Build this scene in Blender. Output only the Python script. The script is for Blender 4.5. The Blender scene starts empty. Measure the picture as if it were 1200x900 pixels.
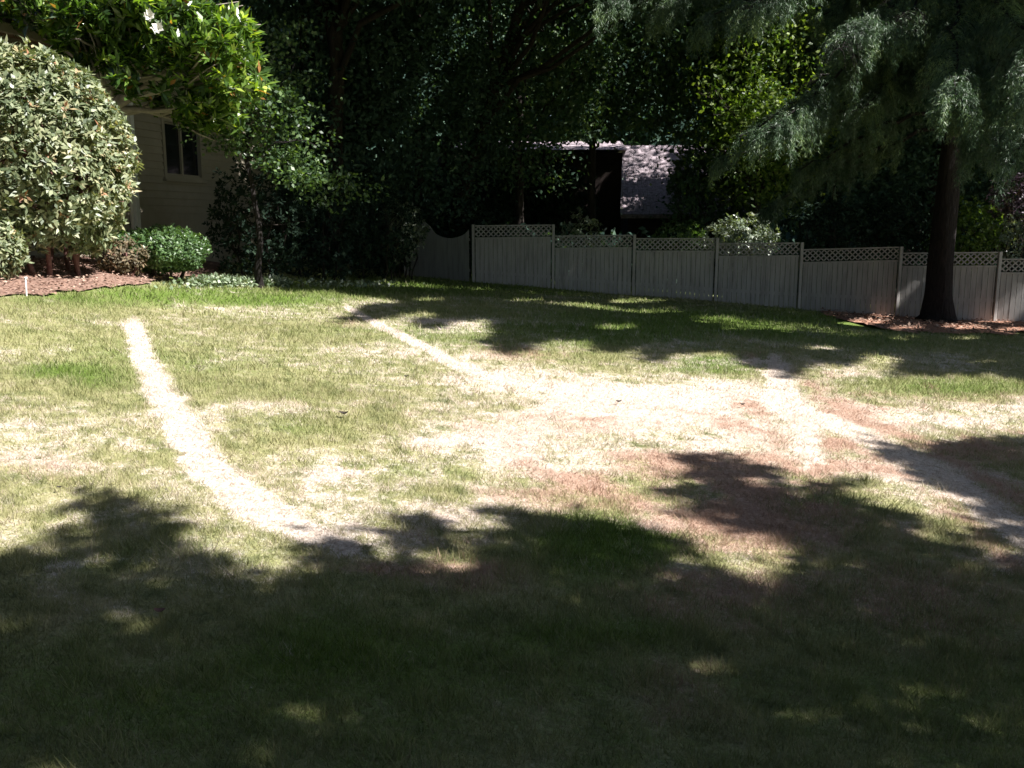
import bpy, math, random
import numpy as np
R = math.radians
rng = np.random.default_rng(7)
random.seed(7)
scene = bpy.context.scene
COL = scene.collection

# ---------------------------------------------------------------- camera, sky, sun, exposure
F, U0, V0, PITCH, EYE = 1082.0, 600.0, 450.0, R(9.86), 1.6
cam_d = bpy.data.cameras.new('camera')
cam_d.sensor_width = 36.0
cam_d.lens = 36.0 * F / 1200.0
cam_d.clip_start = 0.05
cam_d.clip_end = 2000
cam = bpy.data.objects.new('camera', cam_d)
cam.location = (0, 0, EYE)
cam.rotation_euler = (R(90) - PITCH, 0, 0)
COL.objects.link(cam)
scene.camera = cam

SUN_EL, SUN_AZ = R(50), R(113)            # azimuth clockwise from +Y
S = np.array([math.sin(SUN_AZ) * math.cos(SUN_EL), math.cos(SUN_AZ) * math.cos(SUN_EL), math.sin(SUN_EL)])
world = bpy.data.worlds.new('World')
scene.world = world
world.use_nodes = True
wn = world.node_tree
sky = wn.nodes.new('ShaderNodeTexSky')
sky.sky_type = 'NISHITA'
sky.sun_disc = False
sky.sun_elevation = SUN_EL
sky.sun_rotation = SUN_AZ
bg = wn.nodes['Background']
wn.links.new(sky.outputs[0], bg.inputs[0])
bg.inputs[1].default_value = 0.05
sun_d = bpy.data.lights.new('sun', 'SUN')
sun_d.energy = 5.0
sun_d.angle = R(0.53)
sun_d.color = (1.0, 0.96, 0.93)
sun = bpy.data.objects.new('sun', sun_d)
COL.objects.link(sun)
from mathutils import Vector
sun.rotation_euler = Vector(S).to_track_quat('Z', 'Y').to_euler()
sun.location = tuple(S * 60)
vs = scene.view_settings
vs.view_transform = 'Standard'
vs.look = 'None'
vs.gamma = 1
vs.exposure = 1.45
scene.cycles.max_bounces = 8
scene.cycles.diffuse_bounces = 4
scene.cycles.use_denoising = True

# ---------------------------------------------------------------- projection and terrain helpers
ct, st = math.cos(PITCH), math.sin(PITCH)

def ray(u, v):
    a = (u - U0) / F; c = -(v - V0) / F
    return np.array([a, ct + st * c, -st + ct * c])

def at(u, v, Y):
    d = ray(u, v)
    t = Y / d[1]
    return np.array([d[0] * t, Y, EYE + d[2] * t])

def project(P):
    P = np.asarray(P, float)
    x = P[..., 0]; y = P[..., 1]; z = P[..., 2] - EYE
    fwd = y * ct - z * st
    up = y * st + z * ct
    f2 = np.where(fwd > 0.05, fwd, np.nan)
    return U0 + F * x / f2, V0 - F * up / f2

def sm(a, b, x):
    t = np.clip((x - a) / (b - a), 0, 1)
    return t * t * (3 - 2 * t)

def terrain(x, y):
    x = np.asarray(x, float); y = np.asarray(y, float)
    z = -0.07 * np.clip(x, -22, 12) + 0.3 * sm(4, 8, -x) * sm(2, 9, y) - 0.3 * sm(15, 28, y)
    z = z + 0.012 * np.sin(x * 1.3 + 0.7 * y) + 0.012 * np.sin(y * 1.1 - x * .5)
    return z

def hit(u, v):
    d = ray(u, v); t = 5.0
    for _ in range(60):
        p = np.array([0, 0, EYE]) + d * t
        err = p[2] - float(terrain(p[0], p[1]))
        t += err / max(0.05, -d[2] + 0.02) * 0.7
    return np.array([0, 0, EYE]) + d * t

def vnoise(x, y, seed=0):
    """smooth value noise, vectorised"""
    xi = np.floor(x).astype(np.int64); yi = np.floor(y).astype(np.int64)
    fx = x - xi; fy = y - yi
    fx = fx * fx * (3 - 2 * fx); fy = fy * fy * (3 - 2 * fy)
    def h(a, b):
        n = (a * 374761393 + b * 668265263 + seed * 974711) & 0x7fffffff
        n = ((n ^ (n >> 13)) * 1274126177) & 0x7fffffff
        return ((n ^ (n >> 16)) & 0xffff) / 65535.0
    return (h(xi, yi) * (1 - fx) + h(xi + 1, yi) * fx) * (1 - fy) + (h(xi, yi + 1) * (1 - fx) + h(xi + 1, yi + 1) * fx) * fy

def fbm(x, y, seed=0, oc=4):
    s = 0; a = .5; n = 0
    for k in range(oc):
        s = s + a * vnoise(x * 2 ** k, y * 2 ** k, seed + k * 17); n += a; a *= .5
    return s / n

def in_poly(px, py, poly):
    res = np.zeros(px.shape, bool)
    n = len(poly)
    for i in range(n):
        x1, y1 = poly[i]; x2, y2 = poly[(i + 1) % n]
        if y1 == y2: continue
        c = ((y1 > py) != (y2 > py)) & (px < (x2 - x1) * (py - y1) / (y2 - y1) + x1)
        res ^= c
    return res

# ---------------------------------------------------------------- mesh helpers
def attach(name, me, mat, parent=None, smooth=False):
    o = bpy.data.objects.new(name, me)
    if mat is not None:
        me.materials.append(mat)
    if smooth:
        me.polygons.foreach_set('use_smooth', np.ones(len(me.polygons), bool))
    COL.objects.link(o)
    if parent is not None:
        o.parent = parent
        o.matrix_parent_inverse = parent_inv(parent)
    return o

def parent_inv(p):
    from mathutils import Matrix
    return Matrix.Translation(-Vector(p.location)) if p.rotation_euler.z == 0 else (Matrix.Translation(Vector(p.location)) @ p.rotation_euler.to_matrix().to_4x4()).inverted()

def fast_mesh(name, verts, k, rnd=None, extra=None):
    """verts: (N*k,3) array; every k verts are one face"""
    verts = np.ascontiguousarray(verts, np.float32).reshape(-1, 3)
    nv = len(verts); nf = nv // k
    me = bpy.data.meshes.new(name)
    me.vertices.add(nv); me.loops.add(nv); me.polygons.add(nf)
    me.vertices.foreach_set('co', verts.ravel())
    me.loops.foreach_set('vertex_index', np.arange(nv, dtype=np.int32))
    me.polygons.foreach_set('loop_start', np.arange(0, nv, k, dtype=np.int32))
    me.polygons.foreach_set('loop_total', np.full(nf, k, np.int32))
    me.update()
    if rnd is not None:
        a = me.attributes.new('rnd', 'FLOAT', 'POINT')
        a.data.foreach_set('value', np.repeat(rnd, k).astype(np.float32))
    if extra is not None:
        a = me.attributes.new('turf', 'FLOAT_COLOR', 'POINT')
        e = np.repeat(extra, k, axis=0) if len(extra) != nv else extra
        a.data.foreach_set('color', np.ascontiguousarray(e, np.float32).ravel())
    return me

class MB:
    def __init__(s): s.v = []; s.f = []
    def add(s, v, f):
        n = len(s.v); s.v += [tuple(map(float, p)) for p in v]; s.f += [tuple(i + n for i in q) for q in f]
    def box(s, c, h, ax=None):
        """c centre, h half sizes, ax 3x3 rows"""
        c = np.array(c, float)
        A = np.eye(3) if ax is None else np.array(ax, float)
        vs_ = []
        for i in (-1, 1):
            for j in (-1, 1):
                for k in (-1, 1):
                    vs_.append(c + A[0] * h[0] * i + A[1] * h[1] * j + A[2] * h[2] * k)
        s.add(vs_, [(0, 1, 3, 2), (4, 6, 7, 5), (0, 4, 5, 1), (2, 3, 7, 6), (0, 2, 6, 4), (1, 5, 7, 3)])
    def bar(s, a, b, w, d, up=(0, 0, 1)):
        a = np.array(a, float); b = np.array(b, float)
        x = b - a; L = np.linalg.norm(x); x /= L
        y = np.cross(np.array(up, float), x); y /= np.linalg.norm(y)
        z = np.cross(x, y)
        s.box((a + b) / 2, (L / 2, d / 2, w / 2), (x, y, z))
    def tube(s, pts, rad, n=7, wob=0.0, close=True):
        pts = np.array(pts, float); m = len(pts)
        T = np.gradient(pts, axis=0); T /= np.linalg.norm(T, axis=1)[:, None] + 1e-9
        ref = np.array([0.31, 0.9, 0.2]) if abs(T[0][2]) > .7 else np.array([0, 0, 1.0])
        vs_ = []
        for i in range(m):
            u = np.cross(T[i], ref); u /= np.linalg.norm(u) + 1e-9
            w = np.cross(T[i], u)
            for k in range(n):
                a = 2 * math.pi * k / n
                r = rad[i] * (1 + wob * math.sin(3 * a + i * .9) + wob * .7 * random.uniform(-1, 1))
                vs_.append(pts[i] + r * (math.cos(a) * u + math.sin(a) * w))
        f = []
        for i in range(m - 1):
            for k in range(n):
                k2 = (k + 1) % n
                f.append((i * n + k, i * n + k2, (i + 1) * n + k2, (i + 1) * n + k))
        if close:
            f.append(tuple(range((m - 1) * n, m * n)))
        s.add(vs_, f)
    def build(s, name, mat, parent=None, smooth=False):
        me = bpy.data.meshes.new(name)
        me.from_pydata(s.v, [], s.f); me.update()
        return attach(name, me, mat, parent, smooth)

def tag(o, label=None, cat=None, group=None, kind=None):
    if label: o['label'] = label
    if cat: o['category'] = cat
    if group: o['group'] = group
    if kind: o['kind'] = kind
    return o

def empty(name, loc, label, cat, group=None, rz=0):
    o = bpy.data.objects.new(name, None)
    o.empty_display_size = .3
    o.location = tuple(float(c) for c in loc); o.rotation_euler = (0, 0, rz)
    COL.objects.link(o)
    return tag(o, label, cat, group)

# ---------------------------------------------------------------- materials
def nodes(name):
    m = bpy.data.materials.new(name); m.use_nodes = True
    nt = m.node_tree; b = nt.nodes['Principled BSDF']
    return m, nt, b

def ramp(nt, stops, fac, interp='LINEAR'):
    r = nt.nodes.new('ShaderNodeValToRGB'); r.color_ramp.interpolation = interp
    els = r.color_ramp.elements
    while len(els) < len(stops): els.new(0.5)
    for e, (p, c) in zip(els, stops):
        e.position = p; e.color = (*c, 1)
    nt.links.new(fac, r.inputs[0])
    return r.outputs[0]

def noise(nt, scale, detail=4, rough=.6, vec=None, dist=0):
    n = nt.nodes.new('ShaderNodeTexNoise')
    n.inputs['Scale'].default_value = scale; n.inputs['Detail'].default_value = detail
    n.inputs['Roughness'].default_value = rough; n.inputs['Distortion'].default_value = dist
    if vec is None:
        g = nt.nodes.new('ShaderNodeNewGeometry'); vec = g.outputs['Position']
    nt.links.new(vec, n.inputs['Vector'])
    return n.outputs['Fac']

def mixc(nt, fac, a, b, mode='MIX'):
    n = nt.nodes.new('ShaderNodeMix'); n.data_type = 'RGBA'; n.blend_type = mode
    for sock, val in ((n.inputs[0], fac), (n.inputs[6], a), (n.inputs[7], b)):
        if isinstance(val, (int, float)): sock.default_value = val
        elif isinstance(val, tuple): sock.default_value = (*val, 1)
        else: nt.links.new(val, sock)
    return n.outputs[2]

def bump(nt, b, h, strength=.3, dist=.02):
    n = nt.nodes.new('ShaderNodeBump'); n.inputs['Strength'].default_value = strength; n.inputs['Distance'].default_value = dist
    nt.links.new(h, n.inputs['Height']); nt.links.new(n.outputs[0], b.inputs['Normal'])

def leaf_mat(name, stops, rough=.45, trans=.3, tint=None, spec=.5):
    m, nt, b = nodes(name)
    a = nt.nodes.new('ShaderNodeAttribute'); a.attribute_name = 'rnd'
    c = ramp(nt, stops, a.outputs['Fac'])
    nt.links.new(c, b.inputs['Base Color'])
    b.inputs['Roughness'].default_value = rough
    b.inputs['Specular IOR Level'].default_value = spec
    t = nt.nodes.new('ShaderNodeBsdfTranslucent')
    tc = mixc(nt, 1.0, c, tint or (1.6, 1.7, .5), 'MULTIPLY')
    nt.links.new(tc, t.inputs[0])
    mx = nt.nodes.new('ShaderNodeMixShader'); mx.inputs[0].default_value = trans
    nt.links.new(b.outputs[0], mx.inputs[1]); nt.links.new(t.outputs[0], mx.inputs[2])
    nt.links.new(mx.outputs[0], nt.nodes['Material Output'].inputs[0])
    return m

def plain(name, stops, scale=6, rough=.8, bscale=None, bstr=.3, spec=.3, detail=5, stretch=None):
    m, nt, b = nodes(name)
    vec = None
    if stretch:
        g = nt.nodes.new('ShaderNodeNewGeometry'); mp = nt.nodes.new('ShaderNodeMapping')
        mp.inputs['Scale'].default_value = stretch
        nt.links.new(g.outputs['Position'], mp.inputs['Vector']); vec = mp.outputs[0]
    c = ramp(nt, stops, noise(nt, scale, detail, vec=vec))
    nt.links.new(c, b.inputs['Base Color'])
    b.inputs['Roughness'].default_value = rough; b.inputs['Specular IOR Level'].default_value = spec
    if bscale: bump(nt, b, noise(nt, bscale, 5, vec=vec), bstr)
    return m

def turf_mat(name, blade):
    m, nt, b = nodes(name)
    a = nt.nodes.new('ShaderNodeAttribute'); a.attribute_name = 'turf'
    sp = nt.nodes.new('ShaderNodeSeparateColor'); nt.links.new(a.outputs['Color'], sp.inputs[0])
    g = nt.nodes.new('ShaderNodeNewGeometry')
    fine = noise(nt, 26, 3, .7); mid = noise(nt, 5.5, 4, .65); big = noise(nt, .9, 3)
    green = ramp(nt, [(.3, (.16, .18, .075)), (.5, (.30, .295, .135)), (.72, (.47, .43, .26))], mid)
    lush_or_shade = ramp(nt, [(.3, (.08, .14, .025)), (.7, (.18, .26, .045))], fine)
    straw = ramp(nt, [(.25, (.34, .255, .20)), (.5, (.64, .55, .47)), (.75, (.84, .77, .71))], fine)
    brown = ramp(nt, [(.25, (.27, .16, .11)), (.55, (.44, .30, .225)), (.8, (.58, .45, .37))], fine)
    def mul(x, k, add):
        n = nt.nodes.new('ShaderNodeMath'); n.operation = 'MULTIPLY_ADD'
        nt.links.new(x, n.inputs[0]); n.inputs[1].default_value = k; n.inputs[2].default_value = add
        return n.outputs[0]
    def addc(x, y):
        n = nt.nodes.new('ShaderNodeMath'); n.operation = 'ADD'; n.use_clamp = True
        nt.links.new(x, n.inputs[0]); nt.links.new(y, n.inputs[1]); return n.outputs[0]
    if blade:
        ra = nt.nodes.new('ShaderNodeAttribute'); ra.attribute_name = 'rnd'
        jit = mul(ra.outputs['Fac'], .7, -.35)
    else:
        jit = mul(fine, 1.3, -.65)
    jm = mul(mid, .9, -.45)
    jj = addc(jit, jm) if False else jit
    n2 = nt.nodes.new('ShaderNodeMath'); n2.operation = 'ADD'; nt.links.new(jit, n2.inputs[0]); nt.links.new(jm, n2.inputs[1])
    j = n2.outputs[0]
    def sharp(ch):
        n = nt.nodes.new('ShaderNodeMath'); n.operation = 'ADD'; nt.links.new(ch, n.inputs[0]); nt.links.new(j, n.inputs[1])
        r = nt.nodes.new('ShaderNodeMapRange'); r.interpolation_type = 'SMOOTHSTEP'
        r.inputs[1].default_value = .12; r.inputs[2].default_value = .90
        nt.links.new(n.outputs[0], r.inputs[0]); return r.outputs[0]
    c = mixc(nt, sharp(sp.outputs[2]), green, lush_or_shade)
    c = mixc(nt, sharp(sp.outputs[0]), c, straw)
    c = mixc(nt, sharp(sp.outputs[1]), c, brown)
    if not blade:
        dk = ramp(nt, [(.3, (.62, .6, .56)), (.6, (1, 1, 1))], noise(nt, 60, 2, .7))
        c = mixc(nt, 1.0, c, dk, 'MULTIPLY')
        bump(nt, b, noise(nt, 45, 3, .8), .8, .03)
    nt.links.new(c, b.inputs['Base Color'])
    b.inputs['Roughness'].default_value = .75; b.inputs['Specular IOR Level'].default_value = .2
    if blade:
        t = nt.nodes.new('ShaderNodeBsdfTranslucent'); nt.links.new(c, t.inputs[0])
        mx = nt.nodes.new('ShaderNodeMixShader'); mx.inputs[0].default_value = .3
        nt.links.new(b.outputs[0], mx.inputs[1]); nt.links.new(t.outputs[0], mx.inputs[2])
        nt.links.new(mx.outputs[0], nt.nodes['Material Output'].inputs[0])
    return m

M = {}
M['ground'] = turf_mat('lawn_turf', False)
M['blade'] = turf_mat('grass_blades', True)
M['bark'] = plain('bark', [(.3, (.016, .013, .011)), (.7, (.05, .04, .033))], 5, .9, 14, .8, stretch=(3, 3, .6))
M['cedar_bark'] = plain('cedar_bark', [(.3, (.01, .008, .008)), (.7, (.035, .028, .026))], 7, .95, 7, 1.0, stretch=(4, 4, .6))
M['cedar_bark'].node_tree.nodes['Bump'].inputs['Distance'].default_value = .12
M['pale_bark'] = plain('pale_bark', [(.3, (.22, .19, .16)), (.7, (.38, .34, .30))], 8, .8, 20, .4)
M['red_stem'] = plain('red_stem', [(.3, (.10, .045, .04)), (.7, (.22, .12, .10))], 8, .8, 20, .4)
M['mulch'] = plain('mulch', [(.25, (.08, .045, .034)), (.5, (.20, .12, .09)), (.75, (.36, .25, .20))], 22, .95, 30, .9)
M['chips'] = leaf_mat('bark_chips', [(0, (.10, .055, .04)), (.5, (.24, .15, .11)), (.85, (.36, .25, .19)), (1, (.42, .33, .26))], .9, 0, spec=.2)
M['siding'] = plain('beige_siding', [(.3, (.25, .225, .17)), (.7, (.30, .27, .21))], 3, .75)
M['white_trim'] = plain('white_trim', [(.3, (.66, .66, .64)), (.7, (.76, .76, .74))], 3, .5)
M['soffit'] = plain('brown_soffit', [(.3, (.16, .10, .06)), (.7, (.22, .14, .09))], 3, .7)
M['glass'] = plain('dark_glass', [(.3, (.01, .011, .012)), (.7, (.015, .017, .018))], 3, .08, spec=.6)
M['fence'] = plain('weathered_fence_paint', [(.25, (.26, .25, .235)), (.5, (.385, .37, .35)), (.75, (.45, .435, .41))], 5, .85, 30, .2, stretch=(2, 2, .25))
M['shake'] = plain('weathered_shake_roof', [(.25, (.14, .11, .12)), (.5, (.30, .25, .27)), (.75, (.46, .40, .43))], 9, .9, 12, .8)
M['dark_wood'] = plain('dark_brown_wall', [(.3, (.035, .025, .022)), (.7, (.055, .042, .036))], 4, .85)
M['metal'] = plain('grey_metal', [(.3, (.45, .45, .45)), (.7, (.6, .6, .6))], 9, .5)

M['photinia'] = leaf_mat('shrub_leaf', [(0, (.05, .075, .035)), (.45, (.18, .215, .115)), (.8, (.33, .34, .2)), (.93, (.38, .32, .18)), (1, (.36, .17, .10))], .45, .2, (1.4, 1.5, .6), spec=.5)
M['hedge'] = leaf_mat('hedge_leaf', [(0, (.035, .07, .025)), (.6, (.08, .15, .05)), (1, (.17, .25, .09))], .42, .25, spec=.6)
M['magnolia'] = leaf_mat('magnolia_leaf', [(0, (.02, .045, .012)), (.45, (.05, .10, .022)), (.75, (.16, .25, .045)), (.96, (.42, .50, .10)), (1, (.32, .16, .06))], .27, .28, (2.0, 2.2, .5), spec=.8)
M['dogwood'] = leaf_mat('small_tree_leaf', [(0, (.025, .05, .022)), (.6, (.06, .11, .04)), (1, (.13, .2, .07))], .4, .3)
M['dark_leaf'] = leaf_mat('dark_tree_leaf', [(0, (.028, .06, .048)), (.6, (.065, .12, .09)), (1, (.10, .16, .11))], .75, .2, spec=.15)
M['mid_leaf'] = leaf_mat('green_tree_leaf', [(0, (.03, .07, .045)), (.6, (.075, .14, .075)), (1, (.14, .20, .09))], .55, .25, spec=.3)
M['maple'] = leaf_mat('maple_leaf', [(0, (.04, .09, .015)), (.6, (.12, .19, .04)), (1, (.26, .34, .09))], .5, .4, (1.5, 1.6, .5))
M['silver'] = leaf_mat('pale_shrub_leaf', [(0, (.09, .12, .09)), (.6, (.2, .25, .17)), (1, (.4, .42, .33))], .35, .2, spec=.8)
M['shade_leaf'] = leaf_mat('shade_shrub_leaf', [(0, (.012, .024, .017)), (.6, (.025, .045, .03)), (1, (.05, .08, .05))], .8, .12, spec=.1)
M['cedar'] = leaf_mat('cedar_needle', [(0, (.02, .038, .026)), (.6, (.085, .145, .075)), (1, (.32, .42, .16))], .5, .15, (1.2, 1.4, .7))
M['purple'] = leaf_mat('purple_leaf', [(0, (.03, .018, .028)), (.6, (.08, .05, .075)), (1, (.2, .16, .2))], .4, .15)
M['ivy'] = leaf_mat('ivy_leaf', [(0, (.08, .12, .06)), (.7, (.22, .28, .17)), (1, (.45, .48, .38))], .4, .1)
M['petal'] = leaf_mat('white_petal', [(0, (.75, .74, .66)), (1, (.82, .81, .75))], .5, .3, (1, 1, 1))
M['wreath'] = leaf_mat('dead_leaf', [(0, (.05, .045, .025)), (.6, (.12, .095, .05)), (1, (.24, .16, .09))], .7, .1)

# ---------------------------------------------------------------- what is in shade on the lawn (used to prune crowns)
NEAR = [(-900, 700), (-300, 640), (0, 652), (40, 640), (88, 642), (140, 662), (172, 640), (135, 628), (68, 629), (78, 621), (128, 622), (122, 604), (106, 592), (108, 572), (145, 560),
        (128, 578), (135, 594), (205, 588), (206, 600), (155, 608), (206, 611), (212, 626), (192, 641), (232, 641), (290, 644), (300, 662), (345, 662), (352, 648), (366, 640), (362, 612), (380, 606), (412, 622), (430, 648), (455, 640), (482, 638), (476, 612), (508, 599), (520, 615),
        (494, 634), (580, 634), (592, 610), (592, 585), (608, 585), (615, 605), (650, 596), (700, 606), (730, 622), (744, 604), (764, 616), (790, 628), (800, 652), (850, 662), (900, 667), (948, 642), (930, 620),
        (895, 598), (850, 584), (812, 582), (786, 556), (808, 545), (826, 520), (850, 538), (885, 530), (900, 558), (912, 566), (950, 582), (973, 551), (992, 554), (998, 572), (1033, 587), (1072, 591), (1056, 604),
        (1096, 616), (1140, 610), (1162, 588), (1133, 563), (1098, 543), (1040, 526), (1005, 510), (1067, 520), (1117, 512), (1200, 512), (1500, 495), (2400, 520), (2400, 3000), (-900, 3000)]
FARP = [(270, 330), (300, 341), (387, 342), (433, 348), (483, 353), (429, 357), (417, 369), (381, 378), (440, 372), (483, 364), (517, 369), (477, 378), (500, 384), (542, 372), (569, 372), (583, 383), (570, 401), (608, 411),
        (625, 398), (667, 395), (702, 400), (692, 411), (750, 404), (771, 405), (754, 424), (785, 412), (875, 409), (887, 424), (925, 439), (937, 423), (992, 420), (1000, 411), (1077, 417), (1048, 438), (1117, 435),
        (1200, 442), (1500, 455), (2400, 470), (2400, 250), (250, 250)]
HOLES = [(20, 738, 32, 14), (145, 714, 24, 8), (152, 747, 26, 9), (200, 726, 14, 7), (525, 667, 30, 12), (62, 690, 30, 6), (180, 672, 28, 9), (450, 702, 24, 5), (445, 662, 16, 7), (1152, 665, 30, 7), (1175, 640, 40, 7), (905, 650, 20, 8),
         (1085, 792, 20, 8), (650, 702, 16, 4), (790, 830, 18, 7), (745, 353, 45, 3.5), (1060, 397, 28, 3.5), (1130, 397, 22, 3), (965, 407, 30, 4), (720, 384, 40, 4), (500, 352, 26, 2), (620, 352, 25, 2), (850, 385, 22, 2.5),
         (1010, 379, 40, 4), (1060, 386, 30, 3), (1125, 385, 36, 3.5), (1165, 377, 36, 4), (1190, 388, 34, 3), (1116, 362, 8, 12), (1150, 425, 24, 3), (1030, 372, 25, 2), (885, 880, 26, 9), (1150, 745, 16, 6)]

def lawn_shade(G):
    """True where the ground point lies in tree shade in the real garden"""
    u, v = project(G)
    ok = np.isfinite(u)
    u = np.where(ok, u, -5000); v = np.where(ok, v, 5000)
    w = (v - 262).clip(20, 600) / 300
    gx, gy = G[..., 0], G[..., 1]
    k = np.clip(9.0 / np.maximum(gy, 3), .45, 1.4)
    nu = ((fbm(gx * 2.2 + 9, gy * 2.2, 3) - .5) * 26 + (fbm(gx * 9 * k, gy * 9 * k + 5, 5) - .5) * 82 + (vnoise(gx * 24 * k, gy * 24 * k, 15) - .5) * 16) * w
    nv = ((fbm(gx * 2.2, gy * 2.2 + 31, 4) - .5) * 14 + (fbm(gx * 9 * k + 3, gy * 9 * k, 6) - .5) * 44 + (vnoise(gx * 24 * k, gy * 24 * k + 7, 16) - .5) * 9) * w * w
    uu = u + nu; vv = v + nv - 11 * w * w
    s = in_poly(uu, vv, NEAR) | in_poly(uu, vv, FARP)
    h = np.zeros(u.shape, bool)
    for (a, b, c, d) in HOLES:
        e = 1.55 if b > 500 else .85
        h |= ((u + nu * .5 - a) / (c * e)) ** 2 + ((v + nv * .5 - b) / (d * e)) ** 2 < 1
    out = (v < 322) & ok
    dap = fbm(gx * 3.1 * k + 2, gy * 3.1 * k, 91, 3)
    h |= (dap > .735) & (v > 560)
    s = np.where(out, True, s & ~h)
    s = np.where(~ok, True, s)
    s = np.where((v > 322) & (u < 262) & (v < 600) & (u > -1500), s & (in_poly(uu, vv, NEAR)), s)
    return s

# volumes the sun reaches in the photograph: (u, v, Y, radius m, chance that a leaf in the way is dropped)
LIT = [(45, 190, 14.6, 1.85, 1), (0, 290, 13.2, .6, 1), (195, 293, 16.6, .8, 1), (190, 30, 16.2, 2.3, .93), (285, 125, 17.6, .8, .8), (350, 208, 17.9, .3, .9), (130, 330, 15, 1.4, .9), 
       (750, 195, 39.5, 1.1, .6), (740, 232, 37.5, .6, .8), (700, 170, 41, .5, .9), (665, 171, 41, .4, .9), (868, 60, 31, 2.0, .85), (800, 110, 32, 1.3, .7), (740, 70, 33, 1.2, .78), (640, 60, 33, .8, .78), (430, 60, 29, .7, .5), (895, 140, 32, 1.3, .92), (870, 268, 30, 1.3, 1),
       (1140, 270, 30, 1.6, .8), (985, 40, 19.5, 1.25, 1), (915, 125, 19.3, 1.0, 1), (1180, 95, 17, 1.5, 1), (1190, 170, 17, .8, 1), (1010, 105, 21, .6, .9), (1110, 95, 17.8, .7, .9), (700, 15, 23.5, .7, .8), (880, 20, 19, .7, .8), (790, 40, 31, 1.1, .8), (500, 105, 30, .5, .9), (545, 30, 31, .6, .9), (690, 140, 34, .5, .8),
       (482, 262, 27.6, .4, .9), (675, 262, 30.5, .4, .7), (480, 90, 29, .6, .6), (420, 30, 28, .8, .5), (560, 115, 33, .8, .78), (610, 110, 34, .7, .78), (520, 40, 30, .9, .78), (720, 120, 33, .8, .6), (780, 165, 33, .7, .7), (350, 50, 25, .8, .78), (580, 50, 33, 1.0, .78), (690, 40, 33, 1.0, .78), (410, 180, 25, .6, .4), (980, 230, 30, .5, .4), (1170, 220, 29, .8, .6), (1120, 345, 25.2, .5, .7), (280, 324, 18, .9, .9), (150, 190, 20.0, .5, .5)]
LITC = [(at(u, v, Y), r, p) for u, v, Y, r, p in LIT]

def sun_prune(P, own=None):
    """keep-mask for leaf positions P: drop what would shade the sunlit lawn and sunlit plants"""
    g = P.copy()
    for _ in range(3):
        t = (g[:, 2] - terrain(g[:, 0], g[:, 1])) / S[2]
        g = g - S[None, :] * t[:, None]
    keep = lawn_shade(g)
    rr = rng.random(len(P))
    for c, r, pr in LITC:
        d = P - c
        t = d @ S
        perp = np.linalg.norm(d - t[:, None] * S, axis=1)
        keep &= ~((t > r * .9) & (perp < r * (0.5 + 1.0 * fbm((P - t[:, None] * S)[:, 0] * 2.4, (P - t[:, None] * S)[:, 1] * 2.4 + (P - t[:, None] * S)[:, 2] * 2, 8, 3))) & (rr < pr))
    return keep

def in_frame(P, m=8):
    u, v = project(P)
    return np.isfinite(u) & (u > -m) & (u < 1200 + m) & (v > -m) & (v < 900)

# ---------------------------------------------------------------- foliage builders
def unit(n):
    d = rng.normal(size=(n, 3)); return d / np.linalg.norm(d, axis=1)[:, None]

def leaves(P, L, W, up=.5, d=None, nrm=None, fold=.15, droop=0):
    """one folded diamond per leaf"""
    n = len(P)
    if d is None:
        d = unit(n)
    d = d.copy(); d[:, 2] -= droop; d /= np.linalg.norm(d, axis=1)[:, None]
    nn = unit(n) if nrm is None else nrm + unit(n) * .45
    nn = nn + np.array([0, 0, up])
    s = np.cross(d, nn); s /= np.linalg.norm(s, axis=1)[:, None] + 1e-9
    k = np.cross(s, d)
    Ls = (L * rng.uniform(.65, 1.25, n))[:, None]; Ws = (W * rng.uniform(.7, 1.2, n))[:, None]
    v = np.empty((n, 4, 3))
    v[:, 0] = P
    v[:, 1] = P + d * Ls * .45 + s * Ws + k * Ws * fold
    v[:, 2] = P + d * Ls
    v[:, 3] = P + d * Ls * .45 - s * Ws + k * Ws * fold
    return v.reshape(-1, 3)

def ell_points(n, c, r, shell=.5):
    u = unit(n); q = rng.uniform(shell ** 3, 1, n) ** (1 / 3)
    return np.array(c) + u * q[:, None] * np.array(r), u

def clumped(n, c, r, per=40, sig=.35, shell=.35, lump=.0):
    m = max(8, n // per)
    C, u = ell_points(m, c, r, shell)
    if lump:
        C = np.array(c) + (C - np.array(c)) * (1 - lump + lump * 2 * fbm(u[:, 0] * 2 + 5, u[:, 2] * 2 + u[:, 1] * 2, 11, 3))[:, None]
    k = rng.integers(0, m, n)
    off = rng.normal(size=(n, 3)) * np.array([sig, sig, sig * .55])
    return C[k] + off, C

def limb_path(a, b, sag=.15, n=7):
    a = np.array(a, float); b = np.array(b, float)
    t = np.linspace(0, 1, n)[:, None]
    p = a + (b - a) * t
    L = np.linalg.norm(b - a)
    p[:, 2] += (np.sin(t[:, 0] * math.pi) * sag * L)
    p[1:-1] += rng.normal(size=(n - 2, 3)) * .03 * L
    return p

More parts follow.
